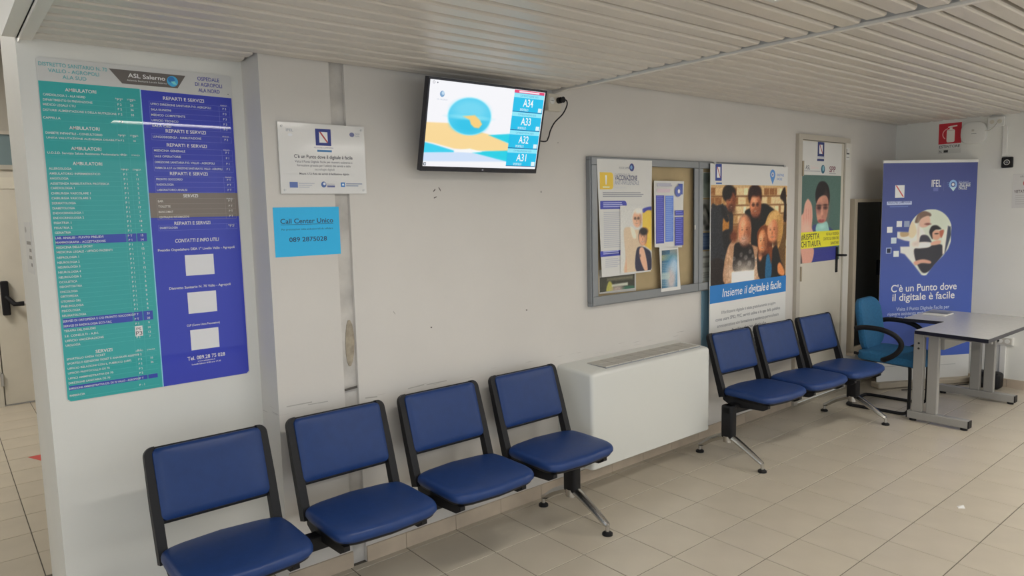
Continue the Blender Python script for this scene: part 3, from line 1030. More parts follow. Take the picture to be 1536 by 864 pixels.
ctext(A, 832, 647, 'www.aslsalerno.it', 790, 872, 0.006)
ctext(A, 832, 659, 'Lunedi-Sabato 8.00 ore 17.30', 765, 900, 0.0065)
for (ax, ay, bx, by) in ((738, 153, 863, 262), (750, 322, 875, 438), (763, 492, 886, 607)):
    a, b = A(ax, by), A(bx, ay)
    S.rect(a[0], a[1] + 0.003, b[0], b[1] - 0.003, (205, 205, 208), z=ZF)
S.done()

# small intercom notice on the side of the recess wall
S = Sheet('wall_label', 'small white label with dark lines on the side of the recessed wall', 'label', (XB0 - 0.0003, 0.50, 1.45), (0, -1, 0), 0.22, 0.20, 0.0015, 'paper')
for k, w_ in enumerate((0.15, 0.07, 0.10, 0.05)):
    S.rect(0.20 - w_, 0.112 - k * 0.028, 0.20, 0.125 - k * 0.028, (120, 118, 116))
S.ell(0.06, 0.17, 0.03, 0.012, (150, 148, 145))
S.done()

# ================================================================== PLAQUE + CALL CENTRE SHEET
def emblem(S, x, y, w, h, frame=(40, 52, 120)):
    """white shield with a red diagonal inside a blue square"""
    S.rect(x, y, x + w, y + h, frame)
    a, b = x + w * 0.24, x + w * 0.78
    c, d = y + h * 0.18, y + h * 0.82
    S.rect(a, c, b, d, (225, 222, 222))
    S.poly([(a, d), (a + w * 0.12, d), (b, c + h * 0.07), (b, c), (b - w * 0.06, c)], (165, 70, 72))

S = Sheet('wall_plaque', 'clear edged white plaque screwed to the wall above the blue sheet', 'sign', (1.157, -0.006, 1.744), (1, 0, 0), 0.400, 0.300, 0.006, 'acryl')
for x, y in ((0.016, 0.016), (0.384, 0.016), (0.016, 0.284), (0.384, 0.284)):
    MB().cyl((x, y), 0.005, 0.006, 0.010, 10).build('screw', 'steel', S.root, True)
S.text('IFEL', 0.035, 0.262, 0.012, (140, 145, 155), 'L', 0.032, 0.01)
S.ell(0.052, 0.248, 0.010, 0.006, (190, 192, 196))
emblem(S, 0.165, 0.208, 0.072, 0.072)
S.text('REGIONE CAMPANIA', 0.201, 0.196, 0.007, (110, 112, 140), 'C', 0.09)
S.rect(0.170, 0.181, 0.238, 0.190, (70, 120, 165))
S.ell(0.338, 0.262, 0.012, 0.010, (100, 105, 140))
S.text('Digitale', 0.353, 0.264, 0.007, (130, 135, 150), 'L', 0.024)
S.text('Facile', 0.353, 0.254, 0.007, (130, 135, 150), 'L', 0.022)
S.text("C'è un Punto dove il digitale è facile", 0.200, 0.152, 0.0155, (72, 72, 82), 'C', 0.272, 0.018)
S.text('Visita il Punto Digitale Facile per ricevere assistenza e', 0.200, 0.133, 0.010, (110, 110, 118), 'C', 0.268, 0.004)
S.text('formazione gratuita per l’utilizzo dei servizi e delle', 0.200, 0.117, 0.010, (115, 115, 122), 'C', 0.250, 0.004)
S.text('tecnologie digitali', 0.200, 0.101, 0.010, (130, 130, 135), 'C', 0.092)
S.text('Misura 1.7.2: Rete dei servizi di facilitazione digitale', 0.200, 0.082, 0.009, (92, 92, 100), 'C', 0.232, 0.012)
S.rect(0.038, 0.026, 0.074, 0.050, (80, 100, 155))
for k in range(3):
    S.rect(0.079, 0.042 - k * 0.008, 0.150 - k * 0.012, 0.046 - k * 0.008, (165, 168, 175))
S.ell(0.192, 0.040, 0.012, 0.013, (70, 95, 150)); S.ell(0.195, 0.043, 0.006, 0.006, (190, 195, 205))
S.text('Dipartimento', 0.208, 0.040, 0.006, (140, 140, 150), 'L', 0.036)
S.rect(0.208, 0.028, 0.244, 0.036, (90, 95, 140))
S.rect(0.273, 0.030, 0.293, 0.050, (50, 110, 175)); S.rect(0.279, 0.036, 0.288, 0.044, (200, 215, 230))
for k in range(2):
    S.rect(0.298, 0.042 - k * 0.009, 0.378 - k * 0.02, 0.046 - k * 0.009, (120, 130, 155))
S.done()

S = Sheet('paper_notice', 'cyan paper notice with a phone number under the white plaque', 'notice', (1.1195, -0.001, 1.476), (1, 0, 0), 0.300, 0.211, 0.001, 'paper')
S.rect(0, 0, 0.300, 0.211, (32, 160, 212))
S.text('Call Center Unico', 0.150, 0.142, 0.021, (28, 42, 78), 'C', 0.240, 0.02)
S.rect(0.030, 0.136, 0.270, 0.138, (28, 60, 100))
S.text('Per prenotazioni visite ambulatoriali da cellulare', 0.150, 0.113, 0.008, (25, 85, 130), 'C', 0.235, 0.01)
S.text('089 2875028', 0.150, 0.063, 0.020, (26, 44, 82), 'C', 0.172, 0.022)
S.done()

# ================================================================== TELEVISION
tw, tt = 0.717, 0.425
uyt = Vector((0, -0.1, 0.413)).normalized()
S = Sheet('television', 'flat television tilted from the wall showing queue numbers', 'television', (1.782, -0.088, 1.853), (1, 0, 0), tw, tt, 0.030, 'bezel', uy=uyt,
          mprint='screen', k=1.0)
MB().rbox(0.18, 0.54, 0.10, 0.33, -0.035, 0.0, 0.01).build('rear_housing', 'bezel', S.root)
MB().box(0.30, 0.42, 0.17, 0.25, -0.075, -0.035).build('wall_bracket', 'blackp', S.root)
MB().rbox(0, tw, 0, 0.022, 0.030, 0.034, 0.0015, 1).rbox(0, tw, tt - 0.010, tt, 0.030, 0.034, 0.0015, 1).rbox(0, 0.009, 0.022, tt - 0.01, 0.030, 0.034, 0.0015, 1).rbox(tw - 0.009, tw, 0.022, tt - 0.01, 0.030, 0.034, 0.0015, 1).build('bezel', 'bezel', S.root)
S.acc = {}
sx0, sy0, sx1, sy1 = 0.0095, 0.0225, tw - 0.0095, tt - 0.0105
P = 'screen_picture'
C = S.crop(610, 100, 5.083)
cv = Canvas(S, sx0, sy0, sx1, sy1, 200, 118, (242, 242, 250))
cv.poly([C(130, 420), C(330, 430), C(640, 520), C(780, 590), C(780, 650), C(520, 640), C(360, 625), C(200, 580), C(110, 565)], (250, 214, 150))
cv.poly([C(110, 568), C(200, 590), C(360, 640), C(360, 655), C(100, 655)], (50, 205, 235))
cv.poly([C(100, 655), C(480, 652), C(780, 725), C(100, 720)], (205, 222, 248))
cv.poly([C(500, 655), C(600, 645), C(790, 640), C(780, 728)], (20, 205, 228))
cv.poly([C(625, 522), C(800, 512), C(790, 590)], (20, 205, 228))
cc = (C(318, 380) + C(640, 380)) / 2
cr = (C(640, 380)[0] - C(318, 380)[0]) / 2
ry = (C(480, 240)[1] - C(480, 518)[1]) / 2
cc = np.array([cc[0], (C(480, 240)[1] + C(480, 518)[1]) / 2])
cv.ell(cc, cr * 1.05, ry * 1.05, (150, 232, 248), 0.03)
cv.ell(cc, cr, ry, (70, 200, 235), 0.03)
cv.ell((cc[0], cc[1] + ry * 0.35), cr * 0.8, ry * 0.55, (120, 215, 240), 0.4, 0.7)
cv.ell((cc[0], cc[1] - ry * 0.45), cr * 0.75, ry * 0.45, (20, 190, 228), 0.4, 0.8)
cv.ell((cc[0], cc[1] - 0.005), cr * 0.9, ry * 0.12, (150, 228, 245), 0.5, 0.7)
cv.poly([C(430, 378), C(520, 370), C(560, 410), C(575, 440), C(550, 470), C(515, 465), C(490, 440), C(480, 405)], (245, 205, 120))
cv.poly([C(360, 640), C(480, 625), C(570, 650), C(480, 655)], (255, 255, 255))
S.raster(*cv.b, cv.a, part=P)
PX0, PX1 = C(825, 180)[0], sx1 - 0.004
S.rect(PX0, C(900, 205)[1], PX1, sy1 - 0.002, (225, 60, 110), P)
S.rect(PX0 + 0.03, C(900, 200)[1], PX1 - 0.035, sy1 - 0.006, (250, 225, 235), P)
yt, ybm = C(900, 205)[1], sy0 + 0.012
hh = (yt - ybm) / 4
for k, nm in enumerate(('A34', 'A33', 'A32', 'A31')):
    y1 = yt - k * hh
    S.rect(PX0, y1 - hh + 0.003, PX1, y1, (0, 188, 232), P)
    S.rect(PX0, y1 - hh * 0.24, PX1, y1 - hh * 0.02, (140, 228, 245), P)
    S.rect(PX0, y1 - hh, PX1, y1 - hh + 0.003, (10, 60, 130), P)
    S.text(nm, (PX0 + PX1) / 2 - 0.002, y1 - hh * 0.70, hh * 0.42, (240, 252, 255), 'C', 0.066, 0.03, part='lettering')
    S.text('SPORTELLO', PX0 + 0.075, y1 - hh * 0.93, hh * 0.13, (225, 245, 252), 'C', 0.055, 0.01)
    S.rect(PX1 - 0.030, y1 - hh * 0.95, PX1 - 0.006, y1 - hh * 0.72, (220, 242, 252), P)
    S.text('CUP PRENOTAZIONE VISITE', (PX0 + PX1) / 2, y1 - hh * 0.18, hh * 0.10, (60, 150, 200), 'C', 0.12)
S.ell(0.030, tt - 0.022, 0.006, 0.006, (60, 60, 80), P); S.ell(0.030, tt - 0.022, 0.0045, 0.0045, (242, 242, 250), P)
S.ell(0.050, tt - 0.022, 0.003, 0.003, (60, 60, 80), P)
S.ell(0.080, tt - 0.07, 0.013, 0.014, (120, 160, 200), P); S.ell(0.084, tt - 0.066, 0.008, 0.008, (190, 215, 235), P)
S.text('ASL SALERNO', 0.082, tt - 0.098, 0.007, (190, 200, 215), 'C', 0.06)
S.rect(0.012, 0.026, 0.026, 0.040, (40, 50, 70), P)
S.rect(0.016, 0.030, 0.024, 0.036, (230, 235, 245), P)
S.done()
S2 = Sheet('brand_mark', '', '', (tw / 2 - 0.012, 0.008, 0.0342), (1, 0, 0), 0.024, 0.008, 0.0004, 'bezel', uy=(0, 1, 0), parent=S.root)
S2.ell(0.012, 0.004, 0.006, 0.003, (150, 150, 165)); S2.done()

# television socket and its plug
t = thing('wall_socket', 'cream wall socket box at the upper right of the television', 'socket', (2.715, 0, 2.245))
MB().rbox(-0.038, 0.060, -0.034, 0, -0.048, 0.045, 0.005).build('socket_box', 'cream_pl', t)
for x in (-0.012,):
    MB().cyl((x, 0.006), 0.019, -0.037, -0.033, 18, 'y').build('socket_face', 'white_pl', t, True)
mb = MB()
for dx in (-0.008, 0, 0.008):
    mb.cyl((-0.012 + dx, 0.006), 0.0022, -0.0378, -0.0366, 8, 'y')
mb.build('socket_holes', 'dark', t)
t = thing('power_plug', 'black plug with a thin black cable hanging beside the television', 'plug', (2.752, -0.034, 2.255))
MB().cyl((0, 0), 0.017, -0.022, 0, 14, 'y').cyl((0, 0), 0.017, -0.04, -0.022, 14, 'y', r2=0.010).build('plug_body', 'blackp', t, True)
pts = [(0, -0.03, 0), (0.018, -0.045, -0.004), (0.026, -0.04, -0.03), (0.012, -0.02, -0.075), (-0.03, 0.0, -0.12), (-0.055, 0.01, -0.165), (-0.075, 0.006, -0.205), (-0.12, -0.01, -0.23), (-0.27, -0.03, -0.22)]
MB().tube(smooth_path(pts, 7), 0.0038, 6).build('cable', 'blackp', t, True)

# ================================================================== NOTICE BOARD
nx0, nx1, nz0, nz1 = 2.995, 5.16, 1.072, 1.960
t = thing('notice_board', 'grey aluminium framed glazed notice board with two glass doors', 'notice board', (nx0, 0, nz0))
def nb(name, m, *bs, parent=None, bev=0.0):
    mb = MB()
    for b in bs:
        if bev:
            mb.rbox(b[0] - nx0, b[1] - nx0, b[2], b[3], b[4] - nz0, b[5] - nz0, bev, 1)
        else:
            mb.box(b[0] - nx0, b[1] - nx0, b[2], b[3], b[4] - nz0, b[5] - nz0)
    return mb.build(name, m, parent or t)
nb('back_panel', 'cork', (nx0 + 0.01, nx1 - 0.01, -0.010, 0, nz0 + 0.01, nz1 - 0.01))
nb('outer_frame', 'anod', (nx0, nx1, -0.036, 0, nz1 - 0.022, nz1), (nx0, nx1, -0.036, 0, nz0, nz0 + 0.022), (nx0, nx0 + 0.022, -0.036, 0, nz0 + 0.022, nz1 - 0.022),
   (nx1 - 0.022, nx1, -0.036, 0, nz0 + 0.022, nz1 - 0.022), (4.02, 4.055, -0.036, 0, nz0 + 0.022, nz1 - 0.022), bev=0.003)
for a, b in ((nx0 + 0.006, 4.034), (4.040, nx1 - 0.006)):
    f = nb('glass_door', 'anod', (a, b, -0.046, -0.036, nz1 - 0.050, nz1 - 0.006), (a, b, -0.046, -0.036, nz0 + 0.006, nz0 + 0.060),
           (a, a + 0.046, -0.046, -0.036, nz0 + 0.060, nz1 - 0.050), (b - 0.046, b, -0.046, -0.036, nz0 + 0.060, nz1 - 0.050), bev=0.003)
    nb('pane', 'glass', (a + 0.046, b - 0.046, -0.041, -0.039, nz0 + 0.060, nz1 - 0.050), parent=f)
nb('lock', 'steel', (3.985, 3.996, -0.050, -0.046, 1.50, 1.53))

def px_sheet(name, label, cat, corners, y, thick=0.001, base='paper', group=None, mprint='print'):
    """sheet parallel to the main wall from its four corner pixels (tl, tr, br, bl)"""
    q = []
    for px, py in corners:
        d = ray(px, py)
        k = (y - thick - CAM[1]) / d[1]
        q.append(CAM + d * k)
    x0, z0 = min(a[0] for a in q), min(a[2] for a in q)
    x1, z1 = max(a[0] for a in q), max(a[2] for a in q)
    out = [(a[0] - x0, a[2] - z0) for a in (q[3], q[2], q[1], q[0])]
    return Sheet(name, label, cat, (x0, y, z0), (1, 0, 0), x1 - x0, z1 - z0, thick, base, group=group, outline=out, mprint=mprint)

def lines(S, c, x0, x1, ys, col, h=0.004, seed=3):
    rg = random.Random(seed)
    for y in ys:
        a, b = c(x0, y), c(x1, y)
        S.rect(a[0], a[1] - h / 2, a[0] + (b[0] - a[0]) * rg.uniform(0.78, 1.0), a[1] + h / 2, col)

def face(cv, c, x, y, rx, ry, skin, hair=None, dark=(60, 40, 32), turn=0.0, beard=None, glasses=False, smile=True):
    """a small printed portrait head in crop coordinates"""
    p = c(x, y)
    u = c(x + rx, y)[0] - p[0]
    v = p[1] - c(x, y + ry)[1]
    if hair:
        cv.ell((p[0], p[1] + v * 0.12), u * 1.10, v * 1.02, hair, 0.12)
    cv.ell(p, u, v, skin, 0.12)
    cv.ell((p[0] - u * 0.45 * (1 - turn), p[1] - v * 0.1), u * 0.35, v * 0.5, tuple(min(255, k * 1.10) for k in skin), 0.6, 0.6)
    cv.ell((p[0] + u * 0.75, p[1] - v * 0.1), u * 0.3, v * 0.8, tuple(k * 0.72 for k in skin), 0.6, 0.6)
    if beard:
        cv.ell((p[0] + u * turn * 0.3, p[1] - v * 0.62), u * 0.72, v * 0.42, beard, 0.35, 0.8)
    for sx in (-0.36, 0.36):
        cv.ell((p[0] + u * (sx + turn * 0.3), p[1] + v * 0.10), u * 0.15, v * 0.05, dark, 0.6, 0.7)
        cv.ell((p[0] + u * (sx + turn * 0.3), p[1] + v * 0.25), u * 0.20, v * 0.035, dark, 0.6, 0.5)
        if glasses:
            cv.ell((p[0] + u * (sx + turn * 0.3), p[1] + v * 0.06), u * 0.30, v * 0.17, (40, 32, 30), 0.3, 0.55)
    cv.ell((p[0] + u * turn * 0.35, p[1] - v * 0.18), u * 0.12, v * 0.16, tuple(k * 0.8 for k in skin), 0.5, 0.8)
    cv.ell((p[0] + u * turn * 0.3, p[1] - v * 0.50), u * 0.28, v * 0.06, tuple(k * 0.62 for k in skin), 0.6, 0.7)
    if smile:
        cv.ell((p[0] + u * turn * 0.3, p[1] - v * 0.48), u * 0.20, v * 0.03, (225, 208, 195), 0.6, 0.7)

# --- vaccination poster taped on the glass
S = px_sheet('vaccination_poster', 'vaccination poster with an elderly man and a boy on the notice board', 'poster', ((895, 238), (978, 241), (976, 407), (903, 416)), -0.0475)
C = S.crop(890, 230, 4.114)
S.rect(*C(40, 222), *C(112, 118), (238, 178, 62)); S.rr(*C(85, 222), *C(122, 118), 0.02, (238, 178, 62))
S.poly([C(72, 135), C(84, 135), C(82, 192), C(75, 192)], (250, 240, 215)); S.rect(*C(58, 212), *C(100, 204), (248, 225, 170))
S.text('REGIONE CAMPANIA', *C(160, 96), 0.014, (130, 132, 138), 'L', C(230, 96)[0] - C(160, 96)[0])
p = C(237, 87); S.ell(p[0], p[1], 0.022, 0.024, (52, 62, 120)); S.ell(p[0] - 0.004, p[1], 0.010, 0.012, (110, 150, 190))
S.text('CAMPAGNA DI', *C(132, 135), 0.012, (150, 152, 160), 'L', C(225, 135)[0] - C(132, 135)[0])
S.text('VACCINAZIONE', *C(132, 165), 0.030, (60, 66, 105), 'L', C(270, 165)[0] - C(132, 165)[0], 0.02)
S.text('ANTI-INFLUENZALE', *C(132, 193), 0.026, (130, 134, 152), 'L', C(282, 193)[0] - C(132, 193)[0])
S.text('stagione 2024/2025', *C(132, 215), 0.010, (185, 187, 192), 'L', C(200, 215)[0] - C(132, 215)[0])
lines(S, C, 58, 335, (243, 254, 266), (140, 142, 150), 0.006)
for y0, y1, x1 in ((292, 345, 205), (595, 640, 182)):
    a, b = C(42, y1), C(x1, y0)
    S.rr(a[0], a[1], b[0], b[1], 0.022, (58, 66, 160)); S.rect(a[0], a[1], a[0] + 0.05, b[1], (58, 66, 160))
    lines(S, C, 60, x1 - 20, [y0 + 14, y0 + 26] + ([y0 + 38] if y1 - y0 > 48 else []), (160, 165, 215), 0.006, 5)
lines(S, C, 62, 185, range(365, 590, 12), (172, 174, 182), 0.0045, 7)
lines(S, C, 72, 165, range(655, 715, 12), (172, 174, 182), 0.0045, 8)
a, b = C(165, 735), C(356, 320)
cv = Canvas(S, a[0], a[1] - 0.004, b[0], b[1], 70, 130, (196, 196, 193))
cv.poly([C(300, 360), C(356, 332), C(356, 600), C(300, 560)], (240, 180, 70), 1.0)
cv.blob([C(300, 345), C(330, 332), C(358, 330), C(358, 350), C(330, 352), C(305, 368)], (52, 60, 150))
cv.blob([C(185, 480), C(215, 455), C(250, 470), C(290, 480), C(300, 560), C(290, 740), C(190, 740), C(195, 640)], (198, 178, 152), 1.0)
cv.blob([C(225, 455), C(250, 470), C(262, 520), C(240, 520)], (222, 208, 190))
cv.poly([C(200, 640), C(205, 735), C(190, 735)], (200, 160, 130))
face(cv, C, 268, 405, 27, 52, (208, 160, 130), (222, 212, 200), turn=-0.4, glasses=True)
cv.ell(C(275, 358), 0.036, 0.016, (222, 214, 204), 0.5)
cv.blob([C(262, 600), C(290, 575), C(330, 590), C(352, 620), C(350, 720), C(262, 725)], (40, 40, 62))
cv.blob([C(282, 590), C(305, 582), C(322, 640), C(332, 720), C(312, 720), C(285, 650)], (212, 165, 138))
cv.ell(C(283, 632), 0.010, 0.010, (90, 70, 80), 0.5, 0.8)
face(cv, C, 302, 520, 24, 50, (205, 152, 122), (38, 34, 36), turn=-0.1)
cv.ell(C(308, 482), 0.040, 0.024, (36, 32, 34), 0.3)
cv.grain(4)
cv.put()
S.done()
# --- blue information sheet + small flyer + older flyer inside
S = px_sheet('information_sheet', 'blue column information sheet in the notice board beside the vaccination poster', 'paper', ((981, 271), (1026, 272), (1023, 371), (982, 371)), -0.0475)
C = S.crop(970, 250, 4.32)
for (x0, y0, x1, y1, cc) in ((60, 186, 113, 500, (66, 72, 160)), (119, 188, 172, 488, (92, 122, 200)), (180, 325, 235, 512, (64, 70, 158)), (180, 282, 235, 318, (72, 80, 165))):
    a, b = C(x0, y1), C(x1, y0)
    S.rect(a[0], a[1], b[0], b[1], cc)
    lines(S, C, x0 + 4, x1 - 4, range(y0 + 10, y1 - 8, 13), tuple(min(255, v + 50) for v in cc), 0.004, x0)
a, b = C(200, 180), C(228, 112); S.rect(a[0], a[1], b[0], b[1], (66, 84, 160))
p = C(200, 160); S.ell(p[0], p[1], 0.035, 0.035, (80, 96, 165)); S.ell(p[0] + 0.006, p[1], 0.012, 0.014, (215, 218, 228))
lines(S, C, 62, 170, (112, 122), (165, 165, 178), 0.01, 3); lines(S, C, 62, 165, (150, 160), (195, 180, 188), 0.014, 4)
S.done()
S = px_sheet('flyer', 'small dark teal flyer with wavy white border below the information sheet', 'flyer', ((989, 371), (1017, 370), (1021, 434), (992, 438)), -0.0475)
C = S.crop(970, 250, 4.32)
a, b = C(95, 790), C(203, 535)
cv = Canvas(S, a[0] + 0.004, a[1], b[0] - 0.006, b[1], 46, 100, (52, 72, 84))
cv.poly([C(92, 575), C(205, 560), C(205, 600), C(92, 612)], (150, 140, 90), 1.2)
cv.poly([C(150, 538), C(205, 535), C(205, 570), C(150, 575)], (172, 138, 100), 1.5)
cv.ell(C(165, 690), 0.10, 0.14, (60, 128, 176), 0.5)
cv.ell(C(160, 720), 0.05, 0.09, (190, 175, 170), 0.5, 0.9)
cv.ell(C(180, 640), 0.04, 0.05, (170, 190, 205), 0.5, 0.8)
for y in range(625, 780, 12):
    cv.poly([C(98, y), C(140, y - 2), C(140, y + 2), C(98, y + 4)], (150, 165, 170), 1.0, 0.7)
cv.poly([C(98, 690), C(150, 686), C(150, 728), C(98, 732)], (170, 185, 180), 1.0, 0.7)
cv.grain(7, 2); cv.put(); S.done()
S = px_sheet('flyer', 'green and dark flyer low in the notice board behind the vaccination poster', 'flyer', ((899, 405), (954, 398), (954, 436), (899, 441)), -0.0105)
C = S.crop(890, 390, 14.4)
a, b = C(140, 700), C(890, 300)
cv = Canvas(S, a[0], a[1], b[0], b[1], 70, 40, (72, 72, 62))
cv.blob([C(280, 680), C(330, 470), C(400, 500), C(430, 670)], (185, 180, 92)); cv.blob([C(620, 640), C(700, 560), C(890, 560), C(890, 650)], (60, 110, 90))
cv.poly([C(300, 400), C(850, 330), C(850, 400), C(300, 450)], (150, 145, 122), 2.0, 0.8)
cv.poly([C(400, 530), C(745, 480), C(745, 545), C(400, 585)], (208, 212, 196)); cv.ell(C(520, 630), 0.05, 0.02, (180, 165, 155), 0.5)
cv.grain(6, 5); cv.put(); S.done()
# --- sheets in the right-hand case
for k, (ys, lab, cols) in enumerate((((258, 297), 'pale sheet at the top of the right notice board case', ((150, 160, 150), (110, 120, 115))),
                                     ((299, 347), 'photo sheet in the middle of the right notice board case', ((165, 165, 158), (60, 62, 58))),
                                     ((349, 375), 'blue sheet in the right notice board case', ((70, 92, 130), (110, 130, 160))),
                                     ((377, 422), 'white text sheet low in the right notice board case', ((185, 188, 182), (120, 120, 118))))):
    S = px_sheet('paper_sheet', lab, 'paper', ((1048, ys[0]), (1074, ys[0] + 1), (1074, ys[1] - 1), (1048, ys[1])), -0.0105, group='sheets in the right notice board case')
    cv = Canvas(S, 0.004, 0.004, S.w - 0.004, S.h - 0.004, 40, 40, cols[0])
    rg = random.Random(k)
    for q in range(9):
        p = np.array([rg.uniform(0.02, S.w), rg.uniform(0.02, S.h - 0.02)])
        if k == 3 or k == 2:
            cv.poly([(0.01, p[1]), (S.w * 0.8, p[1]), (S.w * 0.8, p[1] + 0.006), (0.01, p[1] + 0.006)], cols[1], 1.0)
        else:
            cv.ell(p, rg.uniform(0.02, 0.06), rg.uniform(0.01, 0.03), cols[1], 0.5, 0.8, rg.uniform(-1, 1))
    cv.put(); S.done()

# ================================================================== GROUP PHOTO POSTER (panel hung over the right half of the notice board)
PY = -0.0565
boxes('panel', 'tint_blue', (4.13, 5.00, -0.006, -0.0005, 0.62, 1.065))  # sheet added to give the blue-tinted strip left of the poster
o = bpy.data.objects['panel']; o.name = 'added_blue_sheet'; tag(o, 'blue sheet added behind the group photo poster for the blue tint at its left edge', 'panel')
S = Sheet('photo_poster', 'tall white poster with a laughing group photo and a blue title band', 'poster', (4.145, PY, 0.545), (1, 0, 0), 1.01, 1.40, 0.004, 'paper')
for x in (0.05, 0.96):
    MB().box(x - 0.012, x + 0.012, 1.395, 1.412, 0.0, 0.006).build('hanging_clip', 'steel', S.root)
emblem(S, *(S.uv(1073, 271)), 0.075, 0.115, (40, 60, 130))
p = S.uv(1074, 272.5); S.rect(p[0], p[1] - 0.016, p[0] + 0.07, p[1] - 0.006, (50, 90, 150))
p = S.uv(1159, 262); S.ring(p[0], p[1], 0.018, 0.038, (80, 130, 190)); S.poly([(p[0] - 0.03, p[1] - 0.024), (p[0] + 0.03, p[1] - 0.024), (p[0], p[1] - 0.075)], (80, 130, 190)); S.ell(p[0], p[1], 0.008, 0.009, (50, 90, 160))
S.text('DIGITALE', p[0] + 0.06, p[1] - 0.01, 0.018, (90, 125, 180), 'L', 0.10, 0.01); S.text('FACILE', p[0] + 0.06, p[1] - 0.040, 0.018, (90, 125, 180), 'L', 0.075, 0.01)
C = S.crop(1060, 270, 5.085)
pt, pb = C(300, 40)[1], C(35, 808)[1]
cv = Canvas(S, 0.006, pb, 1.004, pt, 150, 116, (196, 168, 128))
rg = random.Random(11)
for row in range(7):                     # bookshelves
    y = pt - 0.02 - row * 0.066
    x = 0.0
    while x < 1.0:
        w_ = rg.uniform(0.03, 0.10)
        cv.poly([(x, y), (x + w_ * 0.9, y), (x + w_ * 0.9, y - 0.05), (x, y - 0.05)], rg.choice([(214, 190, 152), (228, 208, 172), (176, 140, 98), (204, 176, 134), (150, 108, 72), (236, 220, 188)]), 0.8)
        x += w_
    cv.poly([(0, y - 0.054), (1, y - 0.054), (1, y - 0.064), (0, y - 0.064)], (128, 92, 62), 0.8)
def ce(x, y, rx, ry, col, soft=0.15, alpha=1.0):
    p = C(x, y)
    cv.ell(p, abs(C(x + rx, y)[0] - p[0]), abs(C(x, y + ry)[1] - p[1]), col, soft, alpha)
# man in dark jacket at left
cv.blob([C(30, 235), C(80, 195), C(130, 190), C(195, 250), C(200, 330), C(190, 470), C(150, 560), C(125, 700), C(135, 810), C(30, 815)], (58, 60, 66))
cv.blob([C(130, 280), C(165, 275), C(168, 380), C(140, 415), C(120, 380)], (176, 128, 70))
cv.blob([C(120, 180), C(150, 250), C(170, 300), C(150, 320), C(110, 250)], (46, 46, 52))
cv.blob([C(120, 400), C(190, 380), C(185, 470), C(140, 540)], (44, 44, 48))
cv.blob([C(35, 620), C(130, 620), C(140, 810), C(35, 812)], (52, 36, 36))
ce(172, 105, 50, 68, (40, 32, 30), 0.15)
face(cv, C, 184, 165, 36, 76, (158, 104, 78), None, turn=0.35, beard=(92, 66, 56))
ce(160, 98, 36, 52, (42, 34, 32), 0.25)
# man in black in the middle
cv.blob([C(290, 250), C(330, 215), C(430, 180), C(480, 200), C(520, 240), C(470, 300), C(420, 370), C(400, 500), C(340, 500), C(335, 330)], (30, 28, 32))
ce(368, 120, 52, 84, (66, 40, 30), 0.12)
face(cv, C, 372, 195, 42, 90, (196, 134, 104), None, turn=-0.1, glasses=True, beard=(150, 98, 76))
ce(370, 85, 46, 44, (62, 38, 28), 0.25)
# older man in front
cv.blob([C(190, 470), C(250, 450), C(330, 490), C(390, 520), C(400, 640), C(390, 770), C(140, 800), C(150, 560)], (176, 142, 116))
cv.blob([C(225, 480), C(330, 490), C(360, 560), C(355, 690), C(210, 700), C(205, 560)], (48, 44, 44))
ce(205, 430, 30, 45, (120, 74, 52), 0.4)
for q in range(14):
    p = C(rg.uniform(150, 200), rg.uniform(520, 780)); cv.ell(p, 0.010, 0.012, (206, 180, 152), 0.5, 0.6)
    p = C(rg.uniform(362, 392), rg.uniform(540, 760)); cv.ell(p, 0.009, 0.012, (206, 180, 152), 0.5, 0.6)
face(cv, C, 288, 390, 47, 112, (204, 140, 108), (138, 112, 98), turn=0.0, beard=(190, 158, 140))
ce(287, 318, 36, 42, (212, 154, 122), 0.6)
for (x, y, r) in ((262, 570, 0.02), (298, 590, 0.022), (330, 545, 0.02), (352, 580, 0.016), (250, 635, 0.024), (325, 635, 0.024), (208, 600, 0.018), (375, 610, 0.016)):
    cv.ell(C(x, y), r, r * 0.8, (188, 186, 182), 0.4, 0.5); cv.ell(C(x, y), r * 0.6, r * 0.45, (86, 80, 78), 0.4, 0.6)
ce(285, 690, 85, 60, (206, 196, 184), 0.9, 0.8)
cv.poly([C(190, 702), C(362, 686), C(362, 770), C(188, 788)], (240, 236, 226), 1.0)
# two women at right
cv.blob([C(520, 480), C(560, 400), C(605, 330), C(600, 560), C(595, 740), C(560, 740), C(540, 640)], (112, 88, 56))
cv.blob([C(390, 540), C(470, 560), C(530, 500), C(560, 600), C(592, 745), C(410, 762)], (40, 32, 34))
cv.blob([C(455, 580), C(490, 570), C(495, 700), C(480, 755), C(445, 755)], (52, 108, 140))
cv.blob([C(385, 400), C(430, 345), C(480, 380), C(500, 520), C(490, 640), C(470, 560), C(400, 600), C(388, 500)], (128, 78, 46))
face(cv, C, 425, 470, 33, 90, (204, 144, 106), None, turn=-0.15)
cv.blob([C(450, 320), C(480, 250), C(530, 230), C(575, 290), C(580, 400), C(545, 520), C(530, 420), C(500, 330), C(470, 340)], (190, 152, 98))
face(cv, C, 503, 388, 40, 92, (206, 142, 108), None, turn=-0.25)
cv.blob([C(450, 330), C(490, 260), C(540, 240), C(560, 300), C(510, 300), C(470, 345)], (206, 170, 116))
for x0_ in (540, 552, 563):
    cv.poly([C(x0_, 270), C(x0_ + 5, 270), C(x0_ + 2, 470), C(x0_ - 3, 470)], (150, 112, 66), 1.5, 0.5)
ce(408, 580, 14, 36, (208, 152, 118), 0.4)
cv.blob([C(540, 650), C(560, 630), C(592, 690), C(585, 730), C(545, 710)], (205, 142, 96))
cv.blob([C(560, 130), C(600, 60), C(608, 300), C(585, 300), C(590, 180)], (58, 44, 36))
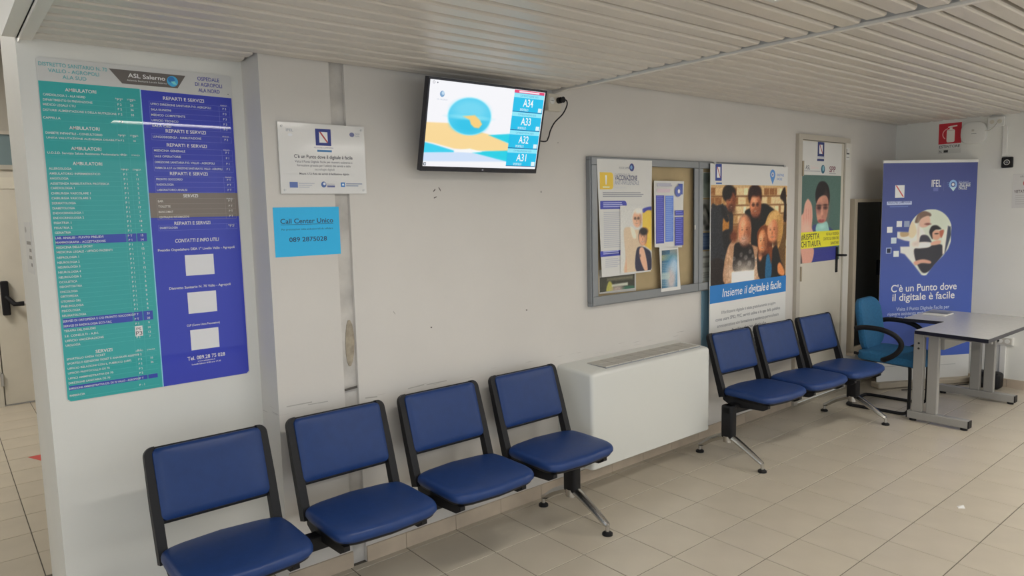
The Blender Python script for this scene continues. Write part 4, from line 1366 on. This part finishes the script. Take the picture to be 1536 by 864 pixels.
for (x, y, rx, ry) in ((288, 505, 45, 22), (372, 290, 45, 20), (425, 562, 32, 18), (505, 485, 34, 16), (185, 246, 34, 14)):
    ce(x, y, rx, ry, (58, 38, 32), 0.9, 0.55)
for (x, y, rx, ry) in ((315, 400, 18, 80), (398, 200, 16, 70), (445, 480, 12, 60), (205, 170, 12, 60)):
    ce(x, y, rx, ry, (120, 70, 50), 0.9, 0.45)
for (x, y, rx, ry) in ((275, 350, 16, 40), (362, 150, 16, 24), (488, 350, 14, 30), (415, 440, 12, 28)):
    ce(x, y, rx, ry, (240, 196, 160), 0.9, 0.5)
cv.a = np.clip((cv.a - 128) * 1.22 + 112, 4, 245)
cv.grain(8, 7)
cv.put()
bz1, bz0 = S.uv(1066, 429)[1], S.uv(1066, 456)[1]
S.rect(0, bz0, 1.01, bz1, (28, 108, 176))
ty = (bz0 + bz1) / 2 - 0.028
S.text('Insieme il', 0.15, ty, 0.062, (222, 232, 242), 'L', 0.315, 0.0, 0.18)
S.text('digitale', 0.485, ty, 0.062, (240, 244, 248), 'L', 0.225, 0.028, 0.18)
S.text('è facile', 0.725, ty, 0.062, (236, 242, 247), 'L', 0.215, 0.018, 0.18)
for k, tx in enumerate(('Il facilitatore digitale ti aiuta gratuitamente a capire', 'come usare SPID, PEC, servizi online e le app della pubblica', 'amministrazione con formazione e assistenza personalizzata', 'facilitazione digitale')):
    S.text(tx, 0.50, bz0 - 0.085 - k * 0.047, 0.024, (120, 122, 128), 'C', (0.72, 0.86, 0.82, 0.46)[k], 0.012 if k % 2 else 0.004)
S.text('Chiedi come fare, ti aspettiamo', 0.50, bz0 - 0.275, 0.026, (95, 97, 102), 'C', 0.46, 0.012)
S.rect(0.18, 0.115, 0.83, 0.121, (90, 100, 120))
S.text('XXI', 0.60, 0.055, 0.045, (90, 95, 105), 'C', 0.10, 0.02)
S.rect(0.535, 0.020, 0.66, 0.032, (110, 115, 125))
S.done()

# ================================================================== DOOR SIGNS
DY = -0.0182
S = Sheet('door_sign', 'white sign with a blue emblem at the top of the door', 'sign', (5.437, DY, 1.892), (1, 0, 0), 0.675, 0.270, 0.0015, 'paper')
C = S.crop(1180, 190, 10.8)
a, b = C(500, 478), C(612, 255); emblem(S, a[0], a[1], b[0] - a[0], b[1] - a[1], (42, 54, 108))
a, b = C(493, 555), C(605, 525); S.rect(a[0], a[1], b[0], b[1], (44, 54, 104))
S.text('REGIONE CAMPANIA', (C(480, 500)[0] + C(622, 500)[0]) / 2, C(550, 508)[1], 0.012, (150, 158, 190), 'C', 0.13)
S.text('ASL', *C(305, 690), 0.034, (72, 84, 100), 'L', C(378, 690)[0] - C(305, 690)[0], 0.01)
S.text('Salerno', *C(390, 680), 0.026, (205, 185, 185), 'L', C(520, 680)[0] - C(390, 680)[0])
S.rect(*C(285, 722), *C(545, 716), (165, 165, 170))
p = C(588, 690); S.ell(p[0], p[1], 0.033, 0.036, (48, 96, 120)); S.ell(p[0] + 0.004, p[1] + 0.006, 0.016, 0.022, (120, 165, 180))
S.text('SPP', *C(690, 735), 0.050, (110, 45, 70), 'L', C(790, 735)[0] - C(690, 735)[0], 0.03)
S.rect(*C(688, 765), *C(795, 758), (150, 150, 155))
S.done()
S = Sheet('door_poster', 'green poster of a masked woman raising her palm on the door', 'poster', (5.437, DY, 1.172), (1, 0, 0), 0.672, 0.719, 0.0015, 'paper')
C = S.crop(1190, 260, 6.172)
cv = Canvas(S, 0.0, 0.0, 0.672, 0.719, 100, 180, (76, 104, 98))
cv.ell((0.15, 0.2), 0.3, 0.4, (58, 80, 78), 0.9, 0.6)
cv.ell((0.55, 0.55), 0.3, 0.25, (92, 120, 112), 0.9, 0.5)
cv.blob([C(175, 500), C(230, 470), C(320, 490), C(400, 560), C(410, 640), C(180, 640)], (62, 68, 118))
cv.poly([C(165, 700), C(400, 672), C(400, 800), C(165, 825)], (50, 54, 130), 1.0)
cv.blob([C(205, 180), C(235, 90), C(285, 75), C(325, 120), C(338, 220), C(325, 300), C(310, 220), C(260, 210), C(215, 280)], (32, 28, 30))
cv.blob([C(212, 290), C(240, 225), C(295, 205), C(322, 250), C(318, 360), C(290, 455), C(255, 465), C(225, 440), C(213, 370)], (196, 142, 120))
cv.ell(C(300, 330), 0.05, 0.10, (162, 108, 92), 0.7, 0.7)
cv.ell(C(240, 325), 0.050, 0.034, (110, 62, 66), 0.8, 0.7); cv.ell(C(297, 318), 0.034, 0.014, (60, 38, 36), 0.6, 0.85)
cv.ell(C(238, 320), 0.034, 0.012, (48, 30, 30), 0.6, 0.85); cv.ell(C(266, 400), 0.018, 0.014, (140, 70, 66), 0.6, 0.8)
cv.ell(C(238, 298), 0.045, 0.008, (52, 34, 32), 0.6, 0.8); cv.ell(C(296, 292), 0.04, 0.008, (52, 34, 32), 0.6, 0.8)
cv.ell(C(258, 440), 0.055, 0.014, (140, 62, 70), 0.4, 0.9); cv.ell(C(264, 365), 0.018, 0.05, (212, 160, 136), 0.6, 0.8)
cv.blob([C(218, 470), C(265, 462), C(310, 448), C(330, 520), C(325, 545), C(215, 545)], (142, 190, 182))
cv.ell(C(268, 490), 0.05, 0.02, (176, 214, 206), 0.6, 0.7)
cv.blob([C(70, 400), C(95, 360), C(105, 290), C(130, 240), C(150, 250), C(172, 300), C(178, 400), C(170, 500), C(180, 560), C(60, 560), C(62, 470)], (216, 160, 142))
for x in (95, 118, 140, 160):
    cv.poly([C(x, 330), C(x + 2, 330), C(x + 4, 480), C(x + 1, 480)], (170, 105, 95), 1.5, 0.6)
cv.ell(C(120, 500), 0.07, 0.05, (226, 178, 160), 0.6, 0.7)
cv.blob([C(60, 700), C(185, 690), C(165, 830), C(85, 835), C(55, 780)], (204, 150, 132))
cv.blob([C(35, 700), C(60, 700), C(80, 830), C(35, 835)], (70, 60, 60))
cv.grain(3, 3); cv.put()
ya, yb = 1.293 - 1.172, 1.427 - 1.172
S.rect(0, ya, 0.672, yb, (226, 204, 46))
S.text('#RISPETTA', 0.018, ya + 0.072, 0.048, (58, 50, 44), 'L', 0.300, 0.012)
S.text('CHI TI AIUTA', 0.018, ya + 0.012, 0.048, (58, 50, 44), 'L', 0.325, 0.012)
for k, tx in enumerate(('NO ALLA VIOLENZA', 'CONTRO GLI OPERATORI', 'SANITARI')):
    S.text(tx, 0.655, ya + 0.095 - k * 0.040, 0.024, (86, 76, 48), 'R', (0.22, 0.27, 0.14)[k], 0.02)
S.done()
S = Sheet('door_label', 'small white label with black marks at the top right of the door frame', 'label', (6.176, -0.0274, 2.03), (1, 0, 0), 0.062, 0.105, 0.001, 'paper')
S.rect(0.004, 0.060, 0.014, 0.092, (60, 60, 60)); S.rect(0.004, 0.048, 0.056, 0.060, (60, 60, 62)); S.rect(0.004, 0.018, 0.056, 0.026, (140, 140, 140))
S.done()

# ================================================================== DARK GLASS CASE BESIDE THE DOOR
cx0, cx1, cz0, cz1 = 6.315, 6.93, 0.315, 1.692
t = thing('glass_case', 'dark glass wall case with a bronze frame between door and banner', 'cabinet', (cx0, 0, cz0))
def cb(name, m, *bs, bev=0.003, parent=None):
    mb = MB()
    for b in bs:
        mb.rbox(b[0] - cx0, b[1] - cx0, b[2], b[3], b[4] - cz0, b[5] - cz0, bev, 1)
    return mb.build(name, m, parent or t)
cb('case_frame', 'beige_alu', (cx0, cx0 + 0.05, -0.055, 0, cz0, cz1), (cx1 - 0.05, cx1, -0.055, 0, cz0, cz1), (cx0 + 0.05, cx1 - 0.05, -0.055, 0, cz1 - 0.03, cz1), (cx0 + 0.05, cx1 - 0.05, -0.055, 0, cz0, cz0 + 0.045))
cb('pane', 'darkglass', (cx0 + 0.05, cx1 - 0.05, -0.040, -0.02, cz0 + 0.045, cz1 - 0.03), bev=0.001)
cb('latch', 'blackp', (cx1 - 0.085, cx1 - 0.05, -0.058, -0.040, 0.98, 1.12))
cb('sill', 'skirt', (cx0 - 0.01, cx1, -0.07, 0, cz0 - 0.03, cz0 - 0.001))

# ================================================================== ROLL-UP BANNER
bu = Vector((0.82, -0.465, 0)).normalized()
bw = 0.94
S = Sheet('banner', 'blue roll up banner with a map pin photo standing across the corner', 'banner', (6.425, -0.235, 0.055), bu, bw, 1.955, 0.002, 'paper')
MB().rbox(-0.015, bw + 0.02, -0.052, 0.0, -0.055, 0.055, 0.012, 2).build('base_cassette', 'beige_alu', S.root)
MB().box(-0.004, bw + 0.004, 1.938, 1.962, -0.006, 0.006).build('top_rail', 'white_pl', S.root)
MB().tube([(bw / 2, 0.0, -0.03), (bw / 2, 1.95, -0.012)], 0.008, 8).build('support_pole', 'steel', S.root, True)
for x in (0.12, bw - 0.12):
    MB().box(x - 0.012, x + 0.012, -0.045, 0.10, -0.055, -0.0405).build('foot', 'blackp', S.root)
bb = 0.205
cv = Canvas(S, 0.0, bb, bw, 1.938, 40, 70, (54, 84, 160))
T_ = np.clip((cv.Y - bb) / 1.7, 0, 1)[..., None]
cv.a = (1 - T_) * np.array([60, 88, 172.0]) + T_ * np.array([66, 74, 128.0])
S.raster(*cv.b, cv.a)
C = S.crop(1320, 240, 9.6)
a, b = C(215, 545), C(355, 362); S.rect(a[0], a[1], b[0], b[1], (222, 212, 212))
S.poly([C(225, 368), C(245, 368), C(345, 530), C(325, 530)], (190, 80, 84))
a, b = C(98, 650), C(458, 592); S.rect(a[0], a[1], b[0], b[1], (172, 182, 210)); S.text('REGIONE CAMPANIA', (a[0] + b[0]) / 2, a[1] + 0.012, 0.026, (90, 100, 150), 'C', (b[0] - a[0]) * 0.9, 0.01)
a, b = C(140, 682), C(405, 660); S.rect(a[0], a[1], b[0], b[1], (92, 110, 170))
S.text('IFEL', *C(742, 385), 0.062, (215, 218, 228), 'L', C(880, 385)[0] - C(742, 385)[0], 0.03)
a, b = C(765, 450), C(840, 398); S.rect(a[0], a[1], b[0], b[1], (92, 100, 160))
S.rect(*C(915, 440), *C(922, 300), (130, 140, 180))
p = C(1052, 352); q = abs(C(1110, 352)[0] - p[0])
S.ring(p[0], p[1], q * 0.55, q, (130, 165, 205)); S.ell(p[0], p[1], q * 0.32, q * 0.32, (215, 225, 235)); S.poly([C(1010, 395), C(1098, 390), C(1052, 450)], (175, 200, 222))
for k in range(3):
    S.rect(*C(962 + k * 10, 330 + k * 28), *C(1000, 324 + k * 28), (100, 140, 190))
S.text('Rete dei punti', *C(1132, 330), 0.022, (150, 160, 195), 'L', 0.10)
S.text('DIGITALE', *C(1132, 380), 0.034, (205, 212, 226), 'L', C(1300, 380)[0] - C(1132, 380)[0], 0.02)
S.text('FACILE', *C(1132, 425), 0.034, (205, 212, 226), 'L', C(1250, 425)[0] - C(1132, 425)[0], 0.02)
C = S.crop(1320, 310, 7.858)
pin = [C(330, 165), C(380, 105), C(450, 55), C(560, 32), C(660, 45), C(750, 105), C(810, 190), C(845, 300), C(838, 400), C(800, 500), C(740, 580), C(640, 680), C(540, 810), C(515, 818), C(485, 800), C(400, 690), C(290, 560), C(240, 545), C(238, 472), C(345, 470), C(345, 408), C(290, 400), C(190, 366), C(190, 296), C(330, 296)]
a, b = C(185, 825), C(850, 25)
cv = Canvas(S, a[0], a[1], b[0], b[1], 92, 120, (204, 208, 196))
cv.ell(C(700, 150), 0.15, 0.2, (190, 198, 180), 0.8, 0.7)
cv.blob([C(200, 300), C(330, 210), C(430, 200), C(520, 300), C(540, 420), C(620, 440), C(590, 490), C(440, 500), C(410, 640), C(240, 540)], (228, 216, 204))
cv.blob([C(330, 180), C(400, 190), C(430, 300), C(380, 370), C(330, 330)], (216, 196, 166))
cv.blob([C(240, 300), C(330, 300), C(330, 345), C(250, 355)], (178, 154, 116))
cv.blob([C(410, 180), C(450, 80), C(520, 52), C(590, 75), C(600, 110), C(540, 120), C(490, 150), C(450, 190)], (112, 90, 78))
cv.blob([C(470, 160), C(510, 125), C(575, 110), C(590, 180), C(560, 230), C(500, 245), C(460, 220)], (206, 168, 148))
cv.ell(C(562, 205), 0.03, 0.01, (130, 80, 72), 0.5)
cv.blob([C(475, 350), C(560, 342), C(610, 430), C(600, 500), C(470, 500)], (58, 58, 70))
cv.blob([C(430, 430), C(520, 415), C(610, 425), C(620, 455), C(560, 490), C(430, 498)], (226, 218, 210))
cv.ell(C(450, 300), 0.012, 0.09, (188, 176, 166), 0.9, 0.7)
cv.ell(C(415, 440), 0.03, 0.02, (186, 174, 164), 0.9, 0.7)
cv.blob([C(400, 505), C(470, 492), C(570, 480), C(620, 450), C(700, 440), C(745, 470), C(755, 540), C(640, 690), C(560, 770), C(490, 770), C(420, 640)], (50, 50, 58))
cv.blob([C(580, 290), C(610, 230), C(670, 220), C(720, 260), C(690, 270), C(640, 285), C(620, 380), C(590, 340)], (38, 36, 40))
cv.blob([C(620, 300), C(660, 275), C(705, 290), C(712, 350), C(680, 390), C(630, 385), C(615, 345)], (202, 156, 132))
cv.blob([C(700, 290), C(750, 275), C(740, 340), C(715, 365)], (170, 96, 76))
cv.ell(C(665, 318), 0.02, 0.006, (60, 45, 42), 0.5)
cv.blob([C(600, 425), C(660, 400), C(715, 400), C(700, 440), C(610, 455)], (208, 160, 138))
cv.blob([C(400, 650), C(500, 620), C(590, 640), C(590, 670), C(490, 665), C(420, 690)], (200, 152, 132))
cv.poly([C(735, 350), C(800, 225), C(818, 225), C(775, 540), C(735, 560)], (226, 214, 198), 1.0)
cv.poly([C(800, 225), C(832, 235), C(838, 330), C(762, 560), C(758, 540)], (62, 70, 88), 1.0)
# keep only what lies in the pin outline
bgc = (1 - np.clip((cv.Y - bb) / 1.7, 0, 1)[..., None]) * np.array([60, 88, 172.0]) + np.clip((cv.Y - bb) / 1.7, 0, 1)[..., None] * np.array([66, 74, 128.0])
keep = Canvas(S, a[0], a[1], b[0], b[1], 92, 120, (0, 0, 0))
kc = C(592, 300)
keep.ell(kc, C(845, 300)[0] - kc[0], C(592, 30)[1] - kc[1], (1, 1, 1), 0.012)
keep.poly([C(340, 300), C(846, 300), C(838, 400), C(800, 500), C(740, 580), C(640, 680), C(540, 812), C(515, 820), C(485, 802), C(400, 690), C(290, 560), C(240, 545), C(238, 472), C(345, 470), C(345, 408), C(290, 400), C(190, 366), C(190, 296)], (1, 1, 1), 1.0)
cv.a = cv.a * keep.a + bgc * (1 - keep.a)
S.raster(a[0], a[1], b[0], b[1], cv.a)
for x, y, cc in ((193, 168, (208, 214, 226)), (282, 168, (140, 152, 176)), (80, 236, (208, 214, 226)), (127, 364, (188, 202, 224)), (68, 482, (150, 165, 200)), (155, 520, (204, 212, 224))):
    p, q = C(x, y + 72), C(x + 66, y); S.rect(p[0], p[1], q[0], q[1], cc)
p, q = C(78, 545), C(124, 492); S.rect(p[0], p[1], q[0], q[1], (28, 34, 60))
C = S.crop(1310, 420, 9.6)
S.words("C'è un Punto dove", *C(252, 176), 0.066, (228, 230, 236), C(1195, 150)[0] - C(252, 180)[0], 0.012)
S.words('il digitale è facile', *C(270, 304), 0.066, (228, 230, 236), C(1165, 275)[0] - C(270, 308)[0], 0.012)
S.text('Visita il Punto Digitale Facile per', *C(328, 445), 0.032, (170, 182, 220), 'L', C(1090, 410)[0] - C(328, 445)[0], 0.012)
S.text('ricevere assistenza gratuita e formazione', *C(203, 518), 0.032, (170, 182, 220), 'L', 0.62, 0.012)
S.text("e l'utilizzo dei servizi digitali", *C(180, 580), 0.032, (170, 182, 220), 'L', 0.46, 0.012)
S.rect(0.30, 0.125, 0.62, 0.134, (150, 152, 150)); S.rect(0.06, 0.165, 0.22, 0.170, (160, 162, 160)); S.rect(0.06, 0.135, 0.22, 0.140, (160, 162, 160)); S.rect(0.64, 0.118, 0.80, 0.124, (170, 172, 170))
S.done()
t = tag(MB().tube(smooth_path([(6.5, -0.42, 0.004), (6.62, -0.52, 0.004), (6.72, -0.62, 0.004), (6.80, -0.60, 0.004), (6.95, -0.66, 0.004), (7.12, -0.74, 0.004)]), 0.004, 6).build('floor_cable', 'blackp', None, True), 'thin black cable lying on the floor in front of the banner', 'cable')

# ================================================================== END WALL THINGS
ex = XE - 0.0005
S = Sheet('extinguisher_sign', 'red fire extinguisher sign lettered below, high on the end wall', 'sign', (ex, -0.372, 2.088), (0, -1, 0), 0.186, 0.272, 0.002, 'paper')
S.rect(0.0, 0.088, 0.186, 0.272, (178, 34, 48))
S.rr(0.066, 0.100, 0.132, 0.216, 0.014, (215, 205, 198)); S.rect(0.068, 0.206, 0.130, 0.2085, (150, 120, 118)); S.rect(0.088, 0.216, 0.112, 0.232, (215, 205, 198))
S.poly([(0.076, 0.232), (0.150, 0.240), (0.150, 0.250), (0.094, 0.246), (0.074, 0.240)], (215, 205, 198))
S.ring(0.084, 0.175, 0.046, 0.054, (222, 150, 152), a0=100, a1=235)
S.text('ESTINTORE', 0.093, 0.052, 0.024, (60, 62, 64), 'C', 0.168, 0.015)
S.rect(0.0, 0.0, 0.186, 0.042, (188, 188, 184))
S.text('N.', 0.010, 0.010, 0.022, (50, 50, 50), 'L', 0.022, 0.03); S.rect(0.046, 0.010, 0.082, 0.032, (40, 40, 40))
S.done()
t = thing('wireless_router', 'white rounded wireless access point beside the extinguisher sign', 'router', (XE, -0.660, 2.252))
def rp(sx, x):
    return [(x, p[0] * sx, p[1] * sx) for p in [(0.102 * math.copysign(abs(math.cos(a)) ** 0.68, math.cos(a)), 0.098 * math.copysign(abs(math.sin(a)) ** 0.68, math.sin(a))) for a in [2 * math.pi * i / 40 for i in range(40)]]]
MB().rings([rp(0.95, 0), rp(1.0, -0.008), rp(1.0, -0.022), rp(0.96, -0.031), rp(0.85, -0.034), rp(0.3, -0.035)]).build('shell', 'white_pl', t, True)
MB().box(-0.0362, -0.0345, -0.008, 0.012, 0.012, 0.030).build('logo', 'grille', t)
MB().box(-0.0362, -0.0345, -0.026, 0.014, -0.010, -0.006).build('logo_line', 'anod', t)
t = thing('wall_socket', 'white double socket box above the cable duct on the end wall', 'socket', (XE, -0.83, 2.33))
MB().rbox(-0.035, 0, -0.062, 0.062, -0.042, 0.042, 0.004).build('socket_box', 'white_pl', t)
for y in (-0.028, 0.028):
    MB().cyl((y, 0.0), 0.018, -0.038, -0.034, 16, 'x').build('socket_face', 'cream_pl', t, True)
tag(MB().tube(smooth_path([(XE - 0.038, -0.86, 2.335), (XE - 0.055, -0.852, 2.325), (XE - 0.05, -0.82, 2.285), (XE - 0.04, -0.785, 2.262), (XE - 0.03, -0.745, 2.262)]), 0.0035, 6).build('router_cable', 'grille', None, True),
    'short grey cable from the wireless access point to the socket', 'cable')
tag(MB().rbox(XE - 0.022, XE, -0.917, -0.882, 2.03, 2.287, 0.002, 1).build('cable_duct', 'white_pl'), 'white vertical cable duct above the black sensor', 'duct', 'white cable ducts on the end wall')
t = thing('wall_sensor', 'small black square sensor below the upper cable duct', 'sensor', (XE, -0.925, 1.975))
MB().rbox(-0.03, 0, -0.042, 0.042, -0.046, 0.046, 0.008, 2).build('housing', 'blackp', t)
m0 = MB()
m0.rings([[(-0.032, math.cos(a) * r, math.sin(a) * r) for a in [2 * math.pi * i / 24 for i in range(24)]] for r in (0.018, 0.023)], cap=False)
m0.build('ring', 'white_pl', t)
MB().cyl((0, 0), 0.010, -0.034, -0.029, 14, 'x').build('lens', 'anod', t, True)
S = Sheet('no_smoking_sign', 'white prohibition sign with a red ring at the right edge', 'sign', (ex, -0.970, 1.580), (0, -1, 0), 0.21, 0.292, 0.003, 'acryl')
S.text('ASL', 0.05, 0.262, 0.014, (90, 92, 96), 'L', 0.03)
S.ring(0.118, 0.212, 0.030, 0.043, (176, 60, 68)); S.poly([(0.090, 0.236), (0.098, 0.243), (0.146, 0.188), (0.138, 0.181)], (176, 60, 68))
S.rect(0.095, 0.207, 0.142, 0.216, (80, 76, 76))
S.text('VIETATO FUMARE', 0.105, 0.130, 0.026, (78, 62, 64), 'C', 0.185, 0.02)
for k in range(5):
    S.rect(0.024, 0.105 - k * 0.018, 0.185, 0.110 - k * 0.018, (170, 168, 166))
S.done()
t = thing('wall_socket', 'grey edged white power outlet low on the end wall behind the desk', 'socket', (XE, -0.965, 0.415))
MB().rbox(-0.035, 0, -0.075, 0.075, -0.036, 0.036, 0.004).build('socket_box', 'white_pl', t)
MB().box(-0.037, -0.034, -0.066, 0.066, -0.028, 0.028).build('socket_plate', 'grille', t)
for y in (-0.034, 0.020):
    MB().cyl((y, 0.0), 0.020, -0.041, -0.036, 16, 'x').build('socket_face', 'white_pl', t, True)
MB().cyl((0.034, 0.0), 0.010, -0.046, -0.040, 12, 'x').build('socket_switch', 'dark', t, True)
tag(MB().rbox(XE - 0.022, XE, -0.985, -0.942, 0.078, 0.378, 0.002, 1).build('cable_duct', 'white_pl'), 'white vertical cable duct below the low power outlet', 'duct', 'white cable ducts on the end wall')
t = thing('power_supply_box', 'black rounded box on the floor behind the far desk leg', 'box', (7.13, -0.895, 0))
MB().rbox(-0.07, 0.07, -0.10, 0.10, 0.0, 0.145, 0.03, 4).build('casing', 'blackp', t, True)
MB().box(-0.072, -0.069, -0.05, 0.06, 0.05, 0.10).build('front_panel', 'dark', t)

# ================================================================== DESK
ZT = 0.712
t = thing('office_desk', 'grey L shaped desk with black edge on paired steel columns', 'desk', (6.1, -1.05, 0))
ox, oy = 6.1, -1.05
top = [(5.535, -0.870), (5.47, -1.36), (6.72, -1.375), (6.74, -0.56), (6.065, -0.58), (6.09, -0.880)]
tl = [(x - ox, y - oy) for x, y in top]
MB().prism(tl, 'z', ZT - 0.028, ZT - 0.002).build('table_edge', 'black_edge', t)
cxx, cyy = 0.05, 0.0
MB().prism([(x * 0.997, y * 0.995) for x, y in tl], 'z', ZT - 0.002, ZT).build('table_top', 'desk_top', t)
for bx, ya, yb2, c1, c2 in ((5.655, -1.215, -0.80, -0.865, -0.965), (6.66, -1.225, -0.66, -0.935, -1.035)):
    b = MB().rbox(bx - 0.03 - ox, bx + 0.03 - ox, ya - oy, yb2 - oy, 0.018, 0.075, 0.004, 1).build('foot_bar', 'desk_leg', t)
    for y in (ya, yb2):
        MB().box(bx - 0.031 - ox, bx + 0.031 - ox, y - 0.004 - oy, y + 0.004 - oy, 0.020, 0.073).build('end_cap', 'blackp', b)
    for y in (ya + 0.035, yb2 - 0.035):
        MB().cyl((bx - ox, y - oy), 0.024, 0, 0.018, 14).build('levelling_foot', 'blackp', b, True)
    for yc in (c1, c2):
        cl = MB().rbox(bx - 0.022 - ox, bx + 0.022 - ox, yc - 0.036 - oy, yc + 0.036 - oy, 0.075, ZT - 0.028, 0.004, 1).build('leg', 'desk_leg', t)
        if yc == c1 and bx < 6:
            for z in (0.60, 0.56):
                MB().cyl((yc - oy, z), 0.008, bx - 0.024 - ox, bx - 0.021 - ox, 10, 'x').build('bolt_hole', 'dark', cl)
    MB().box(bx - 0.015 - ox, bx + 0.015 - ox, -1.33 - oy, -0.86 - oy, ZT - 0.062, ZT - 0.028).build('support_bar', 'desk_leg', t)
MB().rbox(5.69 - ox, 6.63 - ox, -1.02 - oy, -0.99 - oy, 0.56, ZT - 0.03, 0.003, 1).build('apron', 'desk_leg', t)
t = thing('paper_stack', 'thin stack of papers with a dark cover on the desk', 'papers', (6.47, -0.70, ZT))
for k in range(2):
    MB().box(-0.10, 0.09, -0.085 + k * 0.004, 0.085, k * 0.004, k * 0.004 + 0.0035).build('sheet', 'paper', t)
MB().box(-0.03, 0.092, -0.08, 0.087, 0.008, 0.012).build('cover', 'anod', t)

# ================================================================== OFFICE CHAIR (cantilever)
t = thing('visitor_chair', 'teal fabric cantilever chair with black arms tucked under the desk', 'chair', (5.92, -0.50, 0), math.radians(4))
sx = 0.215
for sg in (-1, 1):
    x = sg * sx
    pts = [(x * 0.9, 0.16, 0.445), (x, -0.10, 0.425), (x, -0.20, 0.420), (x, -0.245, 0.405), (x, -0.262, 0.36), (x, -0.262, 0.07), (x, -0.250, 0.030), (x, -0.21, 0.013), (x, -0.10, 0.013), (x, 0.14, 0.013), (x * 0.96, 0.185, 0.013), (x * 0.82, 0.205, 0.013), (0, 0.208, 0.013)]
    MB().tube(smooth_path(pts, 5), 0.0125, 10).build('frame_tube', 'blackp', t, True)
    ap = [(sg * 0.262, 0.135, 0.655), (sg * 0.265, 0.06, 0.672), (sg * 0.268, -0.06, 0.668), (sg * 0.268, -0.155, 0.635), (sg * 0.266, -0.205, 0.585), (sg * 0.264, -0.205, 0.535), (sg * 0.258, -0.165, 0.48), (sg * 0.245, -0.09, 0.430), (sg * 0.20, -0.04, 0.415)]
    MB().tube(smooth_path(ap, 6), [0.016] * (len(smooth_path(ap, 6))), 10, 1.25).build('armrest', 'blackp', t, True)
def crr(hx, y0, y1, r, z, sag=0.0):
    return [(p[0], p[1], z - sag * (abs(p[0]) / 0.24) ** 2 - 0.022 * max(0, (-0.20 - p[1]) / 0.08)) for p in rrect(-hx, hx, y0, y1, r, 6)]
MB().rings([crr(0.215, -0.31, 0.12, 0.07, 0.400), crr(0.235, -0.33, 0.14, 0.08, 0.410), crr(0.238, -0.335, 0.145, 0.085, 0.435), crr(0.232, -0.325, 0.138, 0.085, 0.462),
            crr(0.210, -0.300, 0.115, 0.08, 0.476), crr(0.14, -0.22, 0.04, 0.06, 0.480)]).build('seat', 'teal_fab', t, True)
Bm = Matrix.Translation((0, 0.105, 0.462)) @ Matrix.Rotation(math.radians(-9), 4, 'X')
def brr(hx, z0, z1, r, y):
    return [tuple(Bm @ Vector((p[0], y + 0.035 * (p[0] / 0.22) ** 2 * -1, p[1]))) for p in rrect(-hx, hx, z0, z1, r, 7)]
MB().rings([brr(0.20, 0.015, 0.40, 0.11, 0.032), brr(0.217, 0.0, 0.418, 0.12, 0.020), brr(0.220, -0.003, 0.421, 0.12, 0.0), brr(0.212, 0.006, 0.412, 0.115, -0.018), brr(0.18, 0.04, 0.38, 0.10, -0.028), brr(0.10, 0.12, 0.30, 0.07, -0.030)]).build('backrest', 'teal_fab', t, True)
MB().rbox(-0.03, 0.03, 0.13, 0.165, 0.40, 0.60, 0.008).build('back_bracket', 'blackp', t)

# ================================================================== SMALL FLOOR THINGS
S = Sheet('floor_arrow', 'red arrow sticker on the corridor floor', 'sticker', (0.395, 2.75, 0.0003), (1, 0, 0), 0.20, 0.26, 0.0008, 'red', uy=(0, 1, 0), outline=[(0.10, 0.0), (0.20, 0.24), (0.0, 0.24)])
S.rect(0.10, 0.18, 0.15, 0.215, (225, 215, 210)); S.done()
tag(MB().add([(4.145, -1.64, 0.001), (4.17, -1.665, 0.001), (4.195, -1.65, 0.001), (4.17, -1.625, 0.001), (4.15, -1.64, 0.006), (4.17, -1.66, 0.004), (4.19, -1.65, 0.010), (4.17, -1.632, 0.005)],
             [(0, 1, 2, 3), (4, 5, 6, 7), (0, 1, 5, 4), (1, 2, 6, 5), (2, 3, 7, 6), (3, 0, 4, 7)]).build('paper_scrap', 'paper'), 'tiny crumpled white paper scrap on the tiled floor', 'paper')
